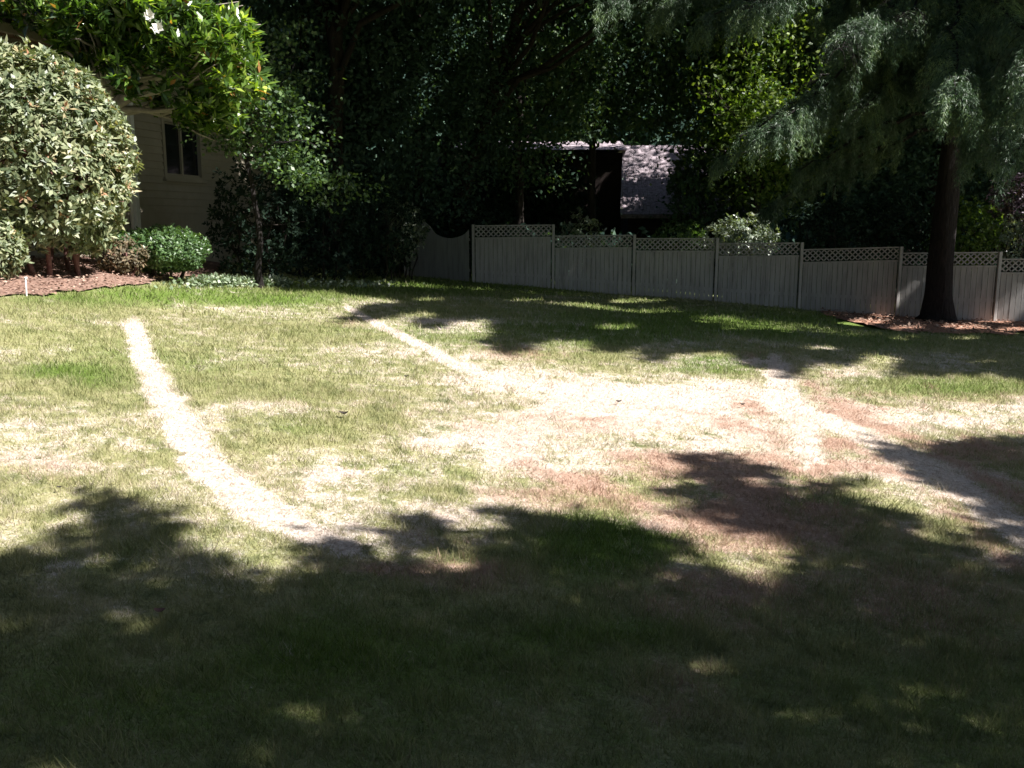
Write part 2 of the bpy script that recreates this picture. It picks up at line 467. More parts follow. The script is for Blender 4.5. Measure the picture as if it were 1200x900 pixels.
def tree(name, x, y, crown, trunk_r, nleaf, L, W, mat, label, cat='tree', group=None, prune=True, bark='bark', limbs=14, per=40, sig=.4, shell=.3, lean=(0, 0), out_only=False, lump=.35, mask=None, fork=.35, smooth=True, extra=None):
    z0 = float(terrain(x, y))
    base = np.array([x, y, z0 - .05])
    root = empty(name, (x, y, z0), label, cat, group)
    cc, cr = np.array(crown[0], float), np.array(crown[1], float)
    top = np.array([cc[0] * .6 + (x + lean[0]) * .4, cc[1] * .6 + (y + lean[1]) * .4, cc[2] + cr[2] * .7])
    n = 12
    t = np.linspace(0, 1, n)
    tr = base + (top - base) * t[:, None]
    tr[1:, :2] += np.cumsum(rng.normal(size=(n - 1, 2)) * .05, axis=0)
    mb = MB()
    rad = trunk_r * (1 - .88 * t ** .9); rad[0] *= 1.35
    mb.tube(tr, rad, 12, .05)
    P, C = clumped(nleaf, cc, cr, per, sig, shell, lump)
    if extra is not None:
        P = np.vstack([P, extra])
    keep = np.ones(len(P), bool)
    if prune: keep &= sun_prune(P)
    if out_only: keep &= ~in_frame(P, 4)
    if mask is not None: keep &= mask(P)
    P = P[keep]
    ends = C[rng.permutation(len(C))[:limbs * 3]]
    if prune:
        ends = ends[sun_prune(ends)]
    if out_only: ends = ends[~in_frame(ends, 20)]
    if mask is not None and len(ends): ends = ends[mask(ends)]
    for e in ends[:limbs]:
        hz = np.clip((e[2] - base[2]) * rng.uniform(.45, .8), 0, None)
        i = int(np.clip(np.searchsorted(tr[:, 2], base[2] + hz), int(n * .2), n - 2))
        i = max(i, int(fork * n))
        p = limb_path(tr[i], e, .06, 6)
        r0 = rad[i] * .5
        mb.tube(p, np.linspace(r0, .012, 6), 6, .05)
        for q in range(2):
            e2 = e + rng.normal(size=3) * cr * .18
            mb.tube(limb_path(p[3], e2, .04, 4), np.linspace(r0 * .45, .008, 4), 5, 0)
    mb.build('trunk', M[bark], root, True)
    me = fast_mesh('crown', leaves(P, L, W), 4, rng.random(len(P)))
    attach('crown', me, M[mat], root)
    return root

def bush(name, u, v, Y, ru, rv, rd, n, L, W, mat, label, cat='shrub', group=None, shell=.72, stems=6, whorl=6, lump=.22, prune=False, stem_mat='bark', stem_r=.03, up=.35, cut=-.8, out=.9, sig=.0):
    """rounded shrub whose leaves stand in whorls at twig ends; centre and radii in photo pixels turned to metres"""
    c = at(u, v, Y); s = Y / F
    r = np.array([ru * s, rd, rv * s])
    z0 = float(terrain(c[0], c[1]))
    root = empty(name, (c[0], c[1], z0), label, cat, group)
    m = n // whorl
    C, uu = ell_points(m, c, r, shell)
    f = 1 - lump + lump * 2 * fbm(uu[:, 0] * 2.5 + 5 + u, uu[:, 2] * 2.5 + uu[:, 1] * 2.5, 21, 4)
    C = c + (C - c) * f[:, None]
    ok = (uu[:, 2] > cut) & (C[:, 2] > terrain(C[:, 0], C[:, 1]) + .05)
    if prune: ok &= sun_prune(C)
    C, uu = C[ok], uu[ok]
    nrm = (uu / r); nrm /= np.linalg.norm(nrm, axis=1)[:, None]
    m = len(C)
    k = np.repeat(np.arange(m), whorl)
    ax = nrm[k] * out + unit(m)[k] * .45 + np.array([0, 0, .25])
    ax /= np.linalg.norm(ax, axis=1)[:, None]
    side = unit(len(k)); side -= (side * ax).sum(1)[:, None] * ax; side /= np.linalg.norm(side, axis=1)[:, None]
    d = side + ax * rng.uniform(-.1, .9, len(k))[:, None]; d /= np.linalg.norm(d, axis=1)[:, None]
    P = C[k] + rng.normal(size=(len(k), 3)) * (.02 + sig)
    V = leaves(P, L, W, up, d, ax, .2)
    hf = fbm(C[:, 0] * 1.5, C[:, 2] * 1.5, 33, 3)
    rnd = np.clip(rng.random(len(k)) * .75 + .5 * (hf[k] - .35), 0, .92)
    tipr = rng.random(m)[k] < .04
    rnd[tipr] = rng.uniform(.9, 1, tipr.sum())
    mb = MB()
    for i in range(stems):
        a = 2 * math.pi * i / stems + rng.uniform(-.3, .3)
        b0 = np.array([c[0] + math.cos(a) * r[0] * .35, c[1] + math.sin(a) * r[1] * .35, 0]); b0[2] = terrain(b0[0], b0[1]) - .03
        e = c + np.array([math.cos(a) * r[0] * .6, math.sin(a) * r[1] * .6, r[2] * .2])
        p = limb_path(b0, e, 0, 6)
        mb.tube(p, np.linspace(stem_r, stem_r * .35, 6), 7, .08)
        for q in range(3):
            e2 = C[rng.integers(0, m)]
            mb.tube(limb_path(p[3 + q % 2], e2, 0, 4), np.linspace(stem_r * .5, .006, 4), 5, 0)
    mb.build('stem', M[stem_mat], root, True)
    attach('foliage', fast_mesh('foliage', V, 4, rnd), M[mat], root)
    return root

# ---------------------------------------------------------------- lawn condition and painted near-shade map: x,y -> dry, brown, lush
def pathdist(u, v, pts):
    """distance to polyline in units of its local half width"""
    best = np.full(u.shape, 99.0)
    for (x1, y1, w1), (x2, y2, w2) in zip(pts[:-1], pts[1:]):
        dx, dy = x2 - x1, y2 - y1
        # anisotropic: width counted across the line as seen in the photograph
        t = np.clip(((u - x1) * dx + (v - y1) * dy) / (dx * dx + dy * dy), 0, 1)
        w = w1 + (w2 - w1) * t
        d = np.hypot(u - x1 - dx * t, v - y1 - dy * t) / w
        best = np.minimum(best, d)
    return best

S1 = [(157, 387, 15), (165, 408, 16), (180, 445, 18), (207, 493, 23), (242, 545, 25), (287, 592, 26), (340, 620, 22), (385, 641, 16), (412, 652, 11)]
S2 = [(404, 359, 4), (430, 374, 5), (480, 398, 6), (535, 428, 8), (590, 448, 8), (650, 457, 9), (720, 462, 12), (800, 470, 16), (900, 470, 20)]
S3 = [(906, 425, 12), (910, 440, 16), (922, 470, 22), (945, 520, 20), (955, 545, 14)]
S4 = [(925, 478, 12), (1000, 506, 12), (1060, 535, 13), (1130, 575, 16), (1210, 625, 20)]
S5 = [(560, 352, 4), (640, 372, 5), (720, 385, 6), (800, 400, 6)]
DRY = [(760, 480, 210, 42, .72), (610, 530, 150, 42, .66), (1080, 490, 180, 24, .6), (850, 600, 90, 40, .6), (540, 380, 60, 12, .5), (830, 520, 150, 40, .5), (480, 420, 110, 16, .35), (310, 480, 60, 12, .45), (60, 500, 120, 30, .35),
       (420, 470, 60, 14, .3), (560, 590, 200, 26, .45), (1100, 560, 90, 40, .5), (260, 415, 60, 14, .35), (30, 415, 60, 12, .3), (1160, 640, 60, 20, .6), (640, 400, 60, 12, .4), (100, 545, 120, 18, .4), (330, 365, 110, 10, .35), (1180, 480, 80, 16, .5)]
BROWN = [(700, 578, 100, 30, .75), (865, 612, 110, 40, 1.05), (500, 668, 120, 20, .85), (860, 700, 150, 46, .6), (960, 560, 120, 40, .4), (1090, 462, 150, 10, .55), (960, 490, 90, 8, .6), (1120, 530, 110, 22, .6), (660, 705, 60, 14, .5),
         (420, 380, 50, 8, .5), (620, 415, 50, 8, .5), (760, 800, 110, 60, .5), (1060, 700, 160, 70, .4), (1150, 600, 70, 30, .4), (820, 545, 120, 24, .7), (650, 560, 90, 16, .5), (1020, 520, 120, 14, .6), (740, 610, 60, 14, .5), (880, 500, 30, 24, .5), (980, 475, 60, 10, .5), (700, 500, 60, 8, .4), (590, 500, 50, 8, .4), (60, 550, 120, 12, .35), (300, 580, 30, 10, .4), (880, 415, 18, 14, .5), (960, 455, 60, 10, .4), (700, 380, 60, 8, .4)]
LUSH = [(720, 640, 110, 34, 1.0), (840, 428, 60, 11, .9), (90, 437, 60, 14, .8), (200, 345, 180, 12, .7), (1120, 452, 130, 12, .7), (600, 335, 420, 18, .8), (230, 650, 140, 40, .4), (950, 590, 60, 14, .6), (860, 380, 380, 26, .8), (310, 350, 120, 8, .7),
        (700, 735, 90, 20, .5), (150, 420, 200, 30, .25), (680, 400, 30, 7, .5), (350, 500, 60, 10, .35), (500, 550, 60, 10, .3), (450, 760, 200, 60, .35), (620, 560, 20, 8, .3)]

def blob(u, v, lst):
    s = np.zeros(u.shape)
    for a, b, c, d, k in lst:
        q = ((u - a) / c) ** 2 + ((v - b) / d) ** 2
        s = np.maximum(s, k * np.exp(-q * .8))
    return s

def turf(x, y, z=None):
    P = np.stack([x, y, terrain(x, y)], -1)
    u, v = project(P)
    bad = ~np.isfinite(u)
    u = np.where(bad, -9999, u); v = np.where(bad, 9999, v)
    n1 = fbm(x * .9, y * .9, 41, 4); n2 = fbm(x * 2.6 + 4, y * 2.6, 42, 4); n3 = fbm(x * .5 + 7, y * .5, 43, 3)
    n4 = fbm(x * 6 + 4, y * 6, 47, 3)
    w = (v - 262).clip(20, 700) / 300
    n5 = fbm(x * 15 + 4, y * 15, 48, 3)
    uw = u + (n2 - .5) * 22 * w + (n4 - .5) * 26 * w + (n5 - .5) * 26 * w; vw = v + (n1 - .5) * 18 * w * w + (n4 - .5) * 8 * w + (n5 - .5) * 10 * w
    dry = .24 + (n1 - .5) * .9 + (n2 - .5) * .7 + (n4 - .5) * .8 + (n5 - .5) * .6 + blob(u + (n2 - .5) * 120 * w, v + (n1 - .5) * 60 * w, DRY)
    for pts, k in ((S1, 1.1), (S2, 1.0), (S3, 1.0), (S4, 1.0), (S5, .4)):
        d = pathdist(uw, vw, pts)
        dry = np.maximum(dry, (k + (n4 - .5) * .5) * (1 - sm(.35, 1.6, d)))
    brown = .04 + (n3 - .5) * .6 + (n2 - .5) * .5 + (n4 - .5) * .45 + blob(u + (n1 - .5) * 120 * w, v + (n2 - .5) * 50 * w, BROWN) + blob(u, v, [(860, 530, 330, 90, 1.0)]) * (.15 + (n2 - .5) * 1.3 + (n5 - .5) * .6)
    d1 = pathdist(uw, vw, S1)
    brown = np.where((d1 < 1.2) & (v < 560), 0, brown)
    d3 = np.minimum(pathdist(uw, vw, S3), pathdist(uw, vw, S4))
    brown = brown * (.25 + .75 * sm(.5, 1.3, d3)) + .45 * np.exp(-((d3 - 1.7) / .5) ** 2) * n4
    # worn thatch at the trodden ends of the long strip
    lush_or_shade = .12 + (n3 - .5) * .5 + (n2 - .5) * .5 + blob(u + (n2 - .5) * 90 * w, v + (n1 - .5) * 30 * w, LUSH)
    lush_or_shade = lush_or_shade + .42 * sm(640, 800, v)  # greener towards the near edge: tree shade put into the turf colour
    dry = dry - lush_or_shade * .35 * (dry < .85) - .42 * sm(630, 780, v) - .10 * sm(650, 300, u) * sm(640, 560, v)  # straw cut back near the camera to deepen the painted shade
    brown = brown - lush_or_shade * .5 + .25 * sm(640, 800, v) * sm(600, 850, u)
    return np.stack([np.clip(dry, 0, 1.2), np.clip(brown, 0, 1), np.clip(lush_or_shade, 0, 1), np.ones_like(dry)], -1)

# ---------------------------------------------------------------- ground sheet
def build_ground():
    fine = np.linspace(-R(36), R(36), 560)
    coarse = np.linspace(R(36), R(324), 60)[1:-1]
    ang = np.concatenate([fine, coarse]); na = len(ang)
    rad = np.concatenate([1.2 * np.exp(np.linspace(0, math.log(42 / 1.2), 470)), 42 * np.exp(np.linspace(0, math.log(1500 / 42), 24))[1:]])
    rr, aa = np.meshgrid(rad, ang, indexing='ij')
    x = rr * np.sin(aa); y = rr * np.cos(aa)
    z = terrain(x, y)
    V = np.concatenate([np.array([[0, 0, float(terrain(0, 0))]]), np.stack([x, y, z], -1).reshape(-1, 3)])
    nr = len(rad)
    i, j = np.meshgrid(np.arange(nr - 1), np.arange(na), indexing='ij')
    j2 = (j + 1) % na
    quads = np.stack([1 + i * na + j, 1 + i * na + j2, 1 + (i + 1) * na + j2, 1 + (i + 1) * na + j], -1).reshape(-1, 4)[:, ::-1]
    jj = np.arange(na)
    tris = np.stack([np.zeros(na, int), 1 + (jj + 1) % na, 1 + jj], -1)
    me = bpy.data.meshes.new('lawn')
    nl = quads.size + tris.size
    me.vertices.add(len(V)); me.loops.add(nl); me.polygons.add(len(quads) + len(tris))
    me.vertices.foreach_set('co', V.astype(np.float32).ravel())
    me.loops.foreach_set('vertex_index', np.concatenate([quads.ravel(), tris.ravel()]).astype(np.int32))
    ls = np.concatenate([np.arange(len(quads)) * 4, quads.size + np.arange(len(tris)) * 3]).astype(np.int32)
    me.polygons.foreach_set('loop_start', ls)
    me.polygons.foreach_set('loop_total', np.concatenate([np.full(len(quads), 4), np.full(len(tris), 3)]).astype(np.int32))
    me.update(); me.validate()
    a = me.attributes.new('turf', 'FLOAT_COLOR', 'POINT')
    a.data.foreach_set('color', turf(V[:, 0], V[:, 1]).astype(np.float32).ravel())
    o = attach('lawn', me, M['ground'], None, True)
    tag(o, kind='structure')
build_ground()

# mulch beds
LB = [(-400, 372), (0, 349), (60, 346), (110, 341), (160, 334), (205, 329), (236, 325), (262, 318), (262, 300), (-400, 290)]
RB = [(960, 366), (985, 378), (1010, 386), (1060, 391), (1120, 393), (1200, 392), (1700, 394), (1700, 340), (960, 355)]
def in_bed(x, y, poly, warp=1.0):
    u, v = project(np.stack([x, y, terrain(x, y)], -1))
    u = np.nan_to_num(u, nan=-9999); v = np.nan_to_num(v, nan=9999)
    return in_poly(u + (fbm(x * 1.5, y * 1.5, 51) - .5) * 20 * warp, v + (fbm(x * 2, y * 2, 52) - .5) * 7 * warp, poly)

def bed(name, poly, x0, x1, y0, y1, step):
    xs = np.arange(x0, x1, step); ys = np.arange(y0, y1, step)
    X, Y = np.meshgrid(xs, ys, indexing='ij')
    inside = in_bed(X, Y, poly)
    rim = sum(in_bed(X + a, Y + b, poly).astype(float) for a, b in ((.25, 0), (-.25, 0), (0, .25), (0, -.25), (.5, 0), (-.5, 0), (0, .5), (0, -.5))) / 8
    Z = terrain(X, Y) + .006 + rim * (.05 * fbm(X * 3, Y * 3, 53) + .03 * fbm(X * 11, Y * 11, 54))
    mb_v = np.stack([X, Y, Z], -1)
    ok = inside[:-1, :-1] & inside[1:, :-1] & inside[1:, 1:] & inside[:-1, 1:]
    q = np.stack([mb_v[:-1, :-1], mb_v[1:, :-1], mb_v[1:, 1:], mb_v[:-1, 1:]], 2)[ok]
    me = fast_mesh(name, q.reshape(-1, 3), 4)
    import bmesh
    bm = bmesh.new(); bm.from_mesh(me); bmesh.ops.remove_doubles(bm, verts=bm.verts, dist=.001); bm.to_mesh(me); bm.free()
    tag(attach(name, me, M['mulch'], None, True), kind='structure')
bed('mulch_bed', LB, -16, -3.5, 9.5, 24, .08)
M['mulch'] = plain('red_bark_mulch', [(.25, (.14, .07, .05)), (.5, (.34, .18, .12)), (.75, (.52, .32, .23))], 22, .95, 30, .9)
bed('mulch_bed', RB, 8, 20, 19, 27.5, .09)

def chips(n, poly, x0, x1, y0, y1, L, name, label):
    X = rng.uniform(x0, x1, n * 4); Y = rng.uniform(y0, y1, n * 4)
    ok = in_bed(X, Y, poly, 1.3); X, Y = X[ok][:n], Y[ok][:n]
    P = np.stack([X, Y, terrain(X, Y) + .07 + rng.uniform(0, .03, len(X))], -1)
    d = unit(len(P)); d[:, 2] *= .25
    me = fast_mesh(name, leaves(P, L, L * .3, 2.5, d), 4, rng.random(len(P)))
    tag(attach(name, me, M['chips']), label, 'bark mulch', kind='stuff')
chips(9000, LB, -14, -4, 10, 20, .06, 'bark_mulch', 'reddish bark chips and litter over the bed under the round shrubs')
chips(5000, RB, 8, 20, 19, 27.5, .09, 'bark_mulch', 'red brown bark chips round the foot of the cedar by the fence')

# grass
def grass():
    bands = [(2.2, 3.6, 11000, .040, .0035), (3.6, 5.5, 7000, .042, .0045), (5.5, 8.5, 3200, .045, .0065), (8.5, 13, 1300, .05, .010), (13, 20, 420, .055, .017), (20, 30, 130, .06, .028)]
    Vs, Rn, Cs = [], [], []
    for y0, y1, dens, h, w in bands:
        k = .70
        area = k * (y1 ** 2 - y0 ** 2) * 1.0
        n = int(area * dens)
        y = np.sqrt(rng.uniform(y0 ** 2, y1 ** 2, n)); x = rng.uniform(-k, k, n) * y
        ok = ~in_bed(x, y, LB) & ~in_bed(x, y, RB)
        x, y = x[ok], y[ok]; n = len(x)
        c = turf(x, y)
        clump = fbm(x * 9, y * 9, 61, 3)
        hh = h * (0.25 + 1.45 * clump ** 1.3) * rng.uniform(.5, 1.3, n) * (1.15 - .55 * np.clip(c[:, 0], 0, 1)) * (1 + .35 * c[:, 2])
        z = terrain(x, y) - .004
        a = rng.uniform(0, 2 * math.pi, n); lean = rng.uniform(.1, 1.1, n) + .5 * np.clip(c[:, 0], 0, 1)
        b = rng.uniform(0, 2 * math.pi, n)
        dx, dy = np.cos(a) * w * .5, np.sin(a) * w * .5
        tip = np.stack([x + np.cos(b) * hh * lean, y + np.sin(b) * hh * lean, z + hh], -1)
        v = np.stack([np.stack([x - dx, y - dy, z], -1), np.stack([x + dx, y + dy, z], -1), tip], 1)
        Vs.append(v.reshape(-1, 3)); Rn.append(rng.random(n)); Cs.append(c)
    me = fast_mesh('grass', np.vstack(Vs), 3, np.concatenate(Rn), np.vstack(Cs))
    tag(attach('grass', me, M['blade']), 'short patchy lawn grass, green in places and dried to straw in others', 'grass', kind='stuff')
grass()

# ---------------------------------------------------------------- house at the left
def wall_siding(p0, p1, z0, z1, name, parent, lap=.17, openings=()):
    """lap siding between two plan points; each board is a tilted strip; openings in (s0,s1,z0,z1)"""
    mb = MB(); p0 = np.array(p0, float); p1 = np.array(p1, float)
    d = p1 - p0; L = np.linalg.norm(d); d /= L
    nrm = np.array([d[1], -d[0]])             # outward (towards the camera side / right)
    def pt(s, o, z): q = p0 + d * s + nrm * o; return (q[0], q[1], z)
    z = z0
    while z < z1 - 1e-4:
        zt = min(z + lap, z1)
        for (a, b, c, e) in openings:
            for lim in (c, e):
                if z + .002 < lim < zt - .002: zt = min(zt, lim)
        segs = [(0, L)]
        for (a, b, c, e) in openings:
            if zt > c + .001 and z < e - .001:
                segs = [q for s0, s1 in segs for q in ((s0, min(s1, a)), (max(s0, b), s1)) if q[1] - q[0] > .01]
        for s0, s1 in segs:
            mb.add([pt(s0, .04, z), pt(s1, .04, z), pt(s1, .004, zt), pt(s0, .004, zt), pt(s0, -.1, z), pt(s1, -.1, z), pt(s1, -.1, zt), pt(s0, -.1, zt)],
                   [(0, 1, 2, 3), (0, 4, 5, 1), (3, 2, 6, 7), (0, 3, 7, 4), (1, 5, 6, 2), (4, 7, 6, 5)])
        z = zt
    return mb.build(name, M['siding'], parent)

def house():
    A = np.array([-11.2, 10.2]); B = np.array([-8.45, 21.0]); C = np.array([-6.9, 27.6])
    g = .75
    root = empty('house', (B[0], B[1], g), 'beige lap-sided house behind the round shrub and magnolia', 'house')
    ztop = 5.0
    wall_siding(A, B, g - .5, ztop, 'wall', root)
    d2 = (C - B) / np.linalg.norm(C - B); n2 = np.array([d2[1], -d2[0]])
    B2 = B + n2 * -.12
    def s_of(u):
        k = (u - 600) / F
        # intersection of sight line x = k*y (approx) with the wall
        return (k * B2[1] - B2[0]) / (d2[0] - k * d2[1])
    s0, s1 = s_of(201), s_of(243)
    z0 = at(222, 209, B2[1] + d2[1] * (s0 + s1) / 2)[2]; z1 = at(222, 143, B2[1] + d2[1] * (s0 + s1) / 2)[2]
    w2 = wall_siding(B2, C, g - .6, ztop, 'wall', root, openings=[(s0, s1, z0, z1)])
    # window
    def q(s, o, z): p = B2 + d2 * s + n2 * o; return np.array([p[0], p[1], z])
    m = MB(); t = .10
    for a, b in ((q(s0, .045, z0), q(s1, .045, z0)), (q(s0, .045, z1), q(s1, .045, z1))):
        m.bar(a - np.append(d2, 0) * t / 2, b + np.append(d2, 0) * t / 2, t, .08)
    for s in (s0, s1):
        m.bar(q(s, .043, z0 + t / 2), q(s, .043, z1 - t / 2), t * .97, .076, up=(d2[0], d2[1], 0))
    w = m.build('window', M['siding'], root)
    m = MB(); m.bar(q(s0 - .1, .075, z0 - .075), q(s1 + .1, .075, z0 - .075), .05, .13); m.build('sill', M['siding'], w)
    m = MB(); sm_ = (s0 + s1) / 2
    m.bar(q(sm_, .0, z0 + .05), q(sm_, .0, z1 - .05), .07, .05, up=(d2[0], d2[1], 0))
    for a, b in ((s0, sm_), (sm_, s1)):
        m.bar(q(a + .05, -.005, z0 + .075), q(b - .04, -.005, z0 + .075), .04, .04)
        m.bar(q(a + .05, -.005, z1 - .075), q(b - .04, -.005, z1 - .075), .04, .04)
    m.build('sash', M['siding'], w)
    m = MB(); m.bar(q(s0 + .03, -.035, (z0 + z1) / 2), q(s1 - .03, -.035, (z0 + z1) / 2), z1 - z0 - .06, .01)
    m.build('pane', M['glass'], w)
    # corner board and downspout
    m = MB(); m.box((B[0] + .03, B[1] - .0, (g - .5 + ztop) / 2), (.07, .09, (ztop - g + .5) / 2 - .01)); m.build('corner_trim', M['white_trim'], root)
    d1 = (B - A) / np.linalg.norm(B - A); n1 = np.array([d1[1], -d1[0]])
    # eaves: soffit, fascia, gutter, roof slab
    ov = .5
    up = np.array([0, 0, 1.0])
    def strip(p0, p1, o0, o1, za, zb, th, n, name, mat, parent):
        m = MB()
        a0 = np.append(p0 + n * o0, za); a1 = np.append(p1 + n * o0, za); b0 = np.append(p0 + n * o1, zb); b1 = np.append(p1 + n * o1, zb)
        m.add([a0, a1, b1, b0, a0 + up * th, a1 + up * th, b1 + up * th, b0 + up * th], [(0, 1, 2, 3), (4, 7, 6, 5), (0, 4, 5, 1), (1, 5, 6, 2), (2, 6, 7, 3), (3, 7, 4, 0)])
        return m.build(name, M[mat], parent)
    P1, P2 = A - d1 * 1.0, C + d2 * .5
    rf = strip(P1, B + d1 * .2, -5.0, ov, ztop + 2.2, ztop + .05, .18, n1, 'roof', 'shake', root)
    strip(P1, B + d1 * .2, ov + .003, ov + .13, ztop - .10, ztop - .10, .16, n1, 'gutter', 'siding', rf)
    strip(P1, B + d1 * .2, .04, ov - .003, ztop - .03, ztop - .03, .03, n1, 'soffit', 'soffit', rf)
    strip(B + d2 * .25, P2, -5.0, ov, ztop + 2.15, ztop + .0, .16, n2, 'roof', 'shake', root)
    # back walls close the body
    m = MB()
    E = A + n1 * -9; G = C + n2 * -9
    m.bar(np.append(A - n1 * .2, 2.2), np.append(E, 2.2), 5, .15); m.bar(np.append(C - n2 * .2, 2.2), np.append(G, 2.2), 5, .15); m.bar(np.append(E, 2.2), np.append(G, 2.2), 5, .15)
    m.build('wall', M['siding'], root)
    # downspout
    m = MB(); p = B - d1 * .18 + n1 * .07
    m.tube([np.append(p + n1 * .3, ztop - .05), np.append(p + n1 * .05, ztop - .35), np.append(p, ztop - .6), np.append(p, g + .1)], [.04] * 4, 8)
    m.build('downspout', M['white_trim'], root, True)
house()

# ---------------------------------------------------------------- neighbour's house behind the fence
def neighbour():
    Yw = 40.0
    L0 = at(600, 200, Yw); R0 = at(729, 200, Yw)
    gz = -1.0
    ztop = at(660, 176, Yw)[2]
    root = empty('neighbour_house', ((L0[0] + R0[0]) / 2, Yw, gz), 'dark timber house with pale shake roof beyond the fence', 'house')
    m = MB()
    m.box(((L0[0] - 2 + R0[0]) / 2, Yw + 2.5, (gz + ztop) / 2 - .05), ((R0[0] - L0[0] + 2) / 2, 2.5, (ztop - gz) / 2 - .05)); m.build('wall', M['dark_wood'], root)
    # low front-lit roof over the dark block
    m = MB(); a = at(596, 176, Yw - .3); b = at(736, 176, Yw - .3); zt = at(660, 168, Yw + 2.2)[2]
    m.add([(a[0] - 2.5, Yw - .3, ztop), (b[0], Yw - .3, ztop), (b[0], Yw + 2.5, zt + .12), (a[0] - 2.5, Yw + 2.5, zt + .12), (b[0], Yw + 5.4, ztop), (a[0] - 2.5, Yw + 5.4, ztop)],
          [(0, 1, 2, 3), (3, 2, 4, 5), (0, 5, 4, 1), (0, 3, 5), (1, 4, 2)])
    m.build('roof', M['shake'], root)
    # lower wing with a roof plane facing the camera, courses of shakes as stepped strips
    e0 = at(729, 252, 37.0); r0 = at(732, 172, 40.6); x1 = at(880, 252, 37.0)[0]
    m = MB(); n = 17
    for i in range(n):
        t0, t1 = i / n, (i + 1) / n
        xa = e0[0] + (r0[0] - e0[0]) * t0
        ya, yb = 37.0 + 3.6 * t0, 37.0 + 3.6 * t1
        za, zb = e0[2] + (r0[2] - e0[2]) * t0, e0[2] + (r0[2] - e0[2]) * t1
        x = xa - rng.uniform(0, .03)
        while x < x1:
            w = rng.uniform(.12, .3); j = rng.uniform(0, .03); k = rng.uniform(0, .05)
            m.box((x + w / 2, (ya + yb) / 2 - k / 2, (za + zb) / 2 + .02 + j), (w / 2 - .006, (yb - ya) / 2 + .05, .018), ((1, 0, 0), (0, .77, .64), (0, -.64, .77)))
            x += w
    m.build('roof', M['shake'], root)
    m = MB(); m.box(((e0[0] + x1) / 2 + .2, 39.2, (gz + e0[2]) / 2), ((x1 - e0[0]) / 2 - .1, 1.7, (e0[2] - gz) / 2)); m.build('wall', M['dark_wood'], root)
    m = MB(); m.bar((e0[0] - .05, 36.9, e0[2] - .06), (x1, 36.9, e0[2] - .06), .14, .04); m.bar((e0[0] - .06, 36.95, e0[2]), (r0[0] - .06, 40.6, r0[2]), .16, .04); m.build('fascia', M['shake'], root)
neighbour()

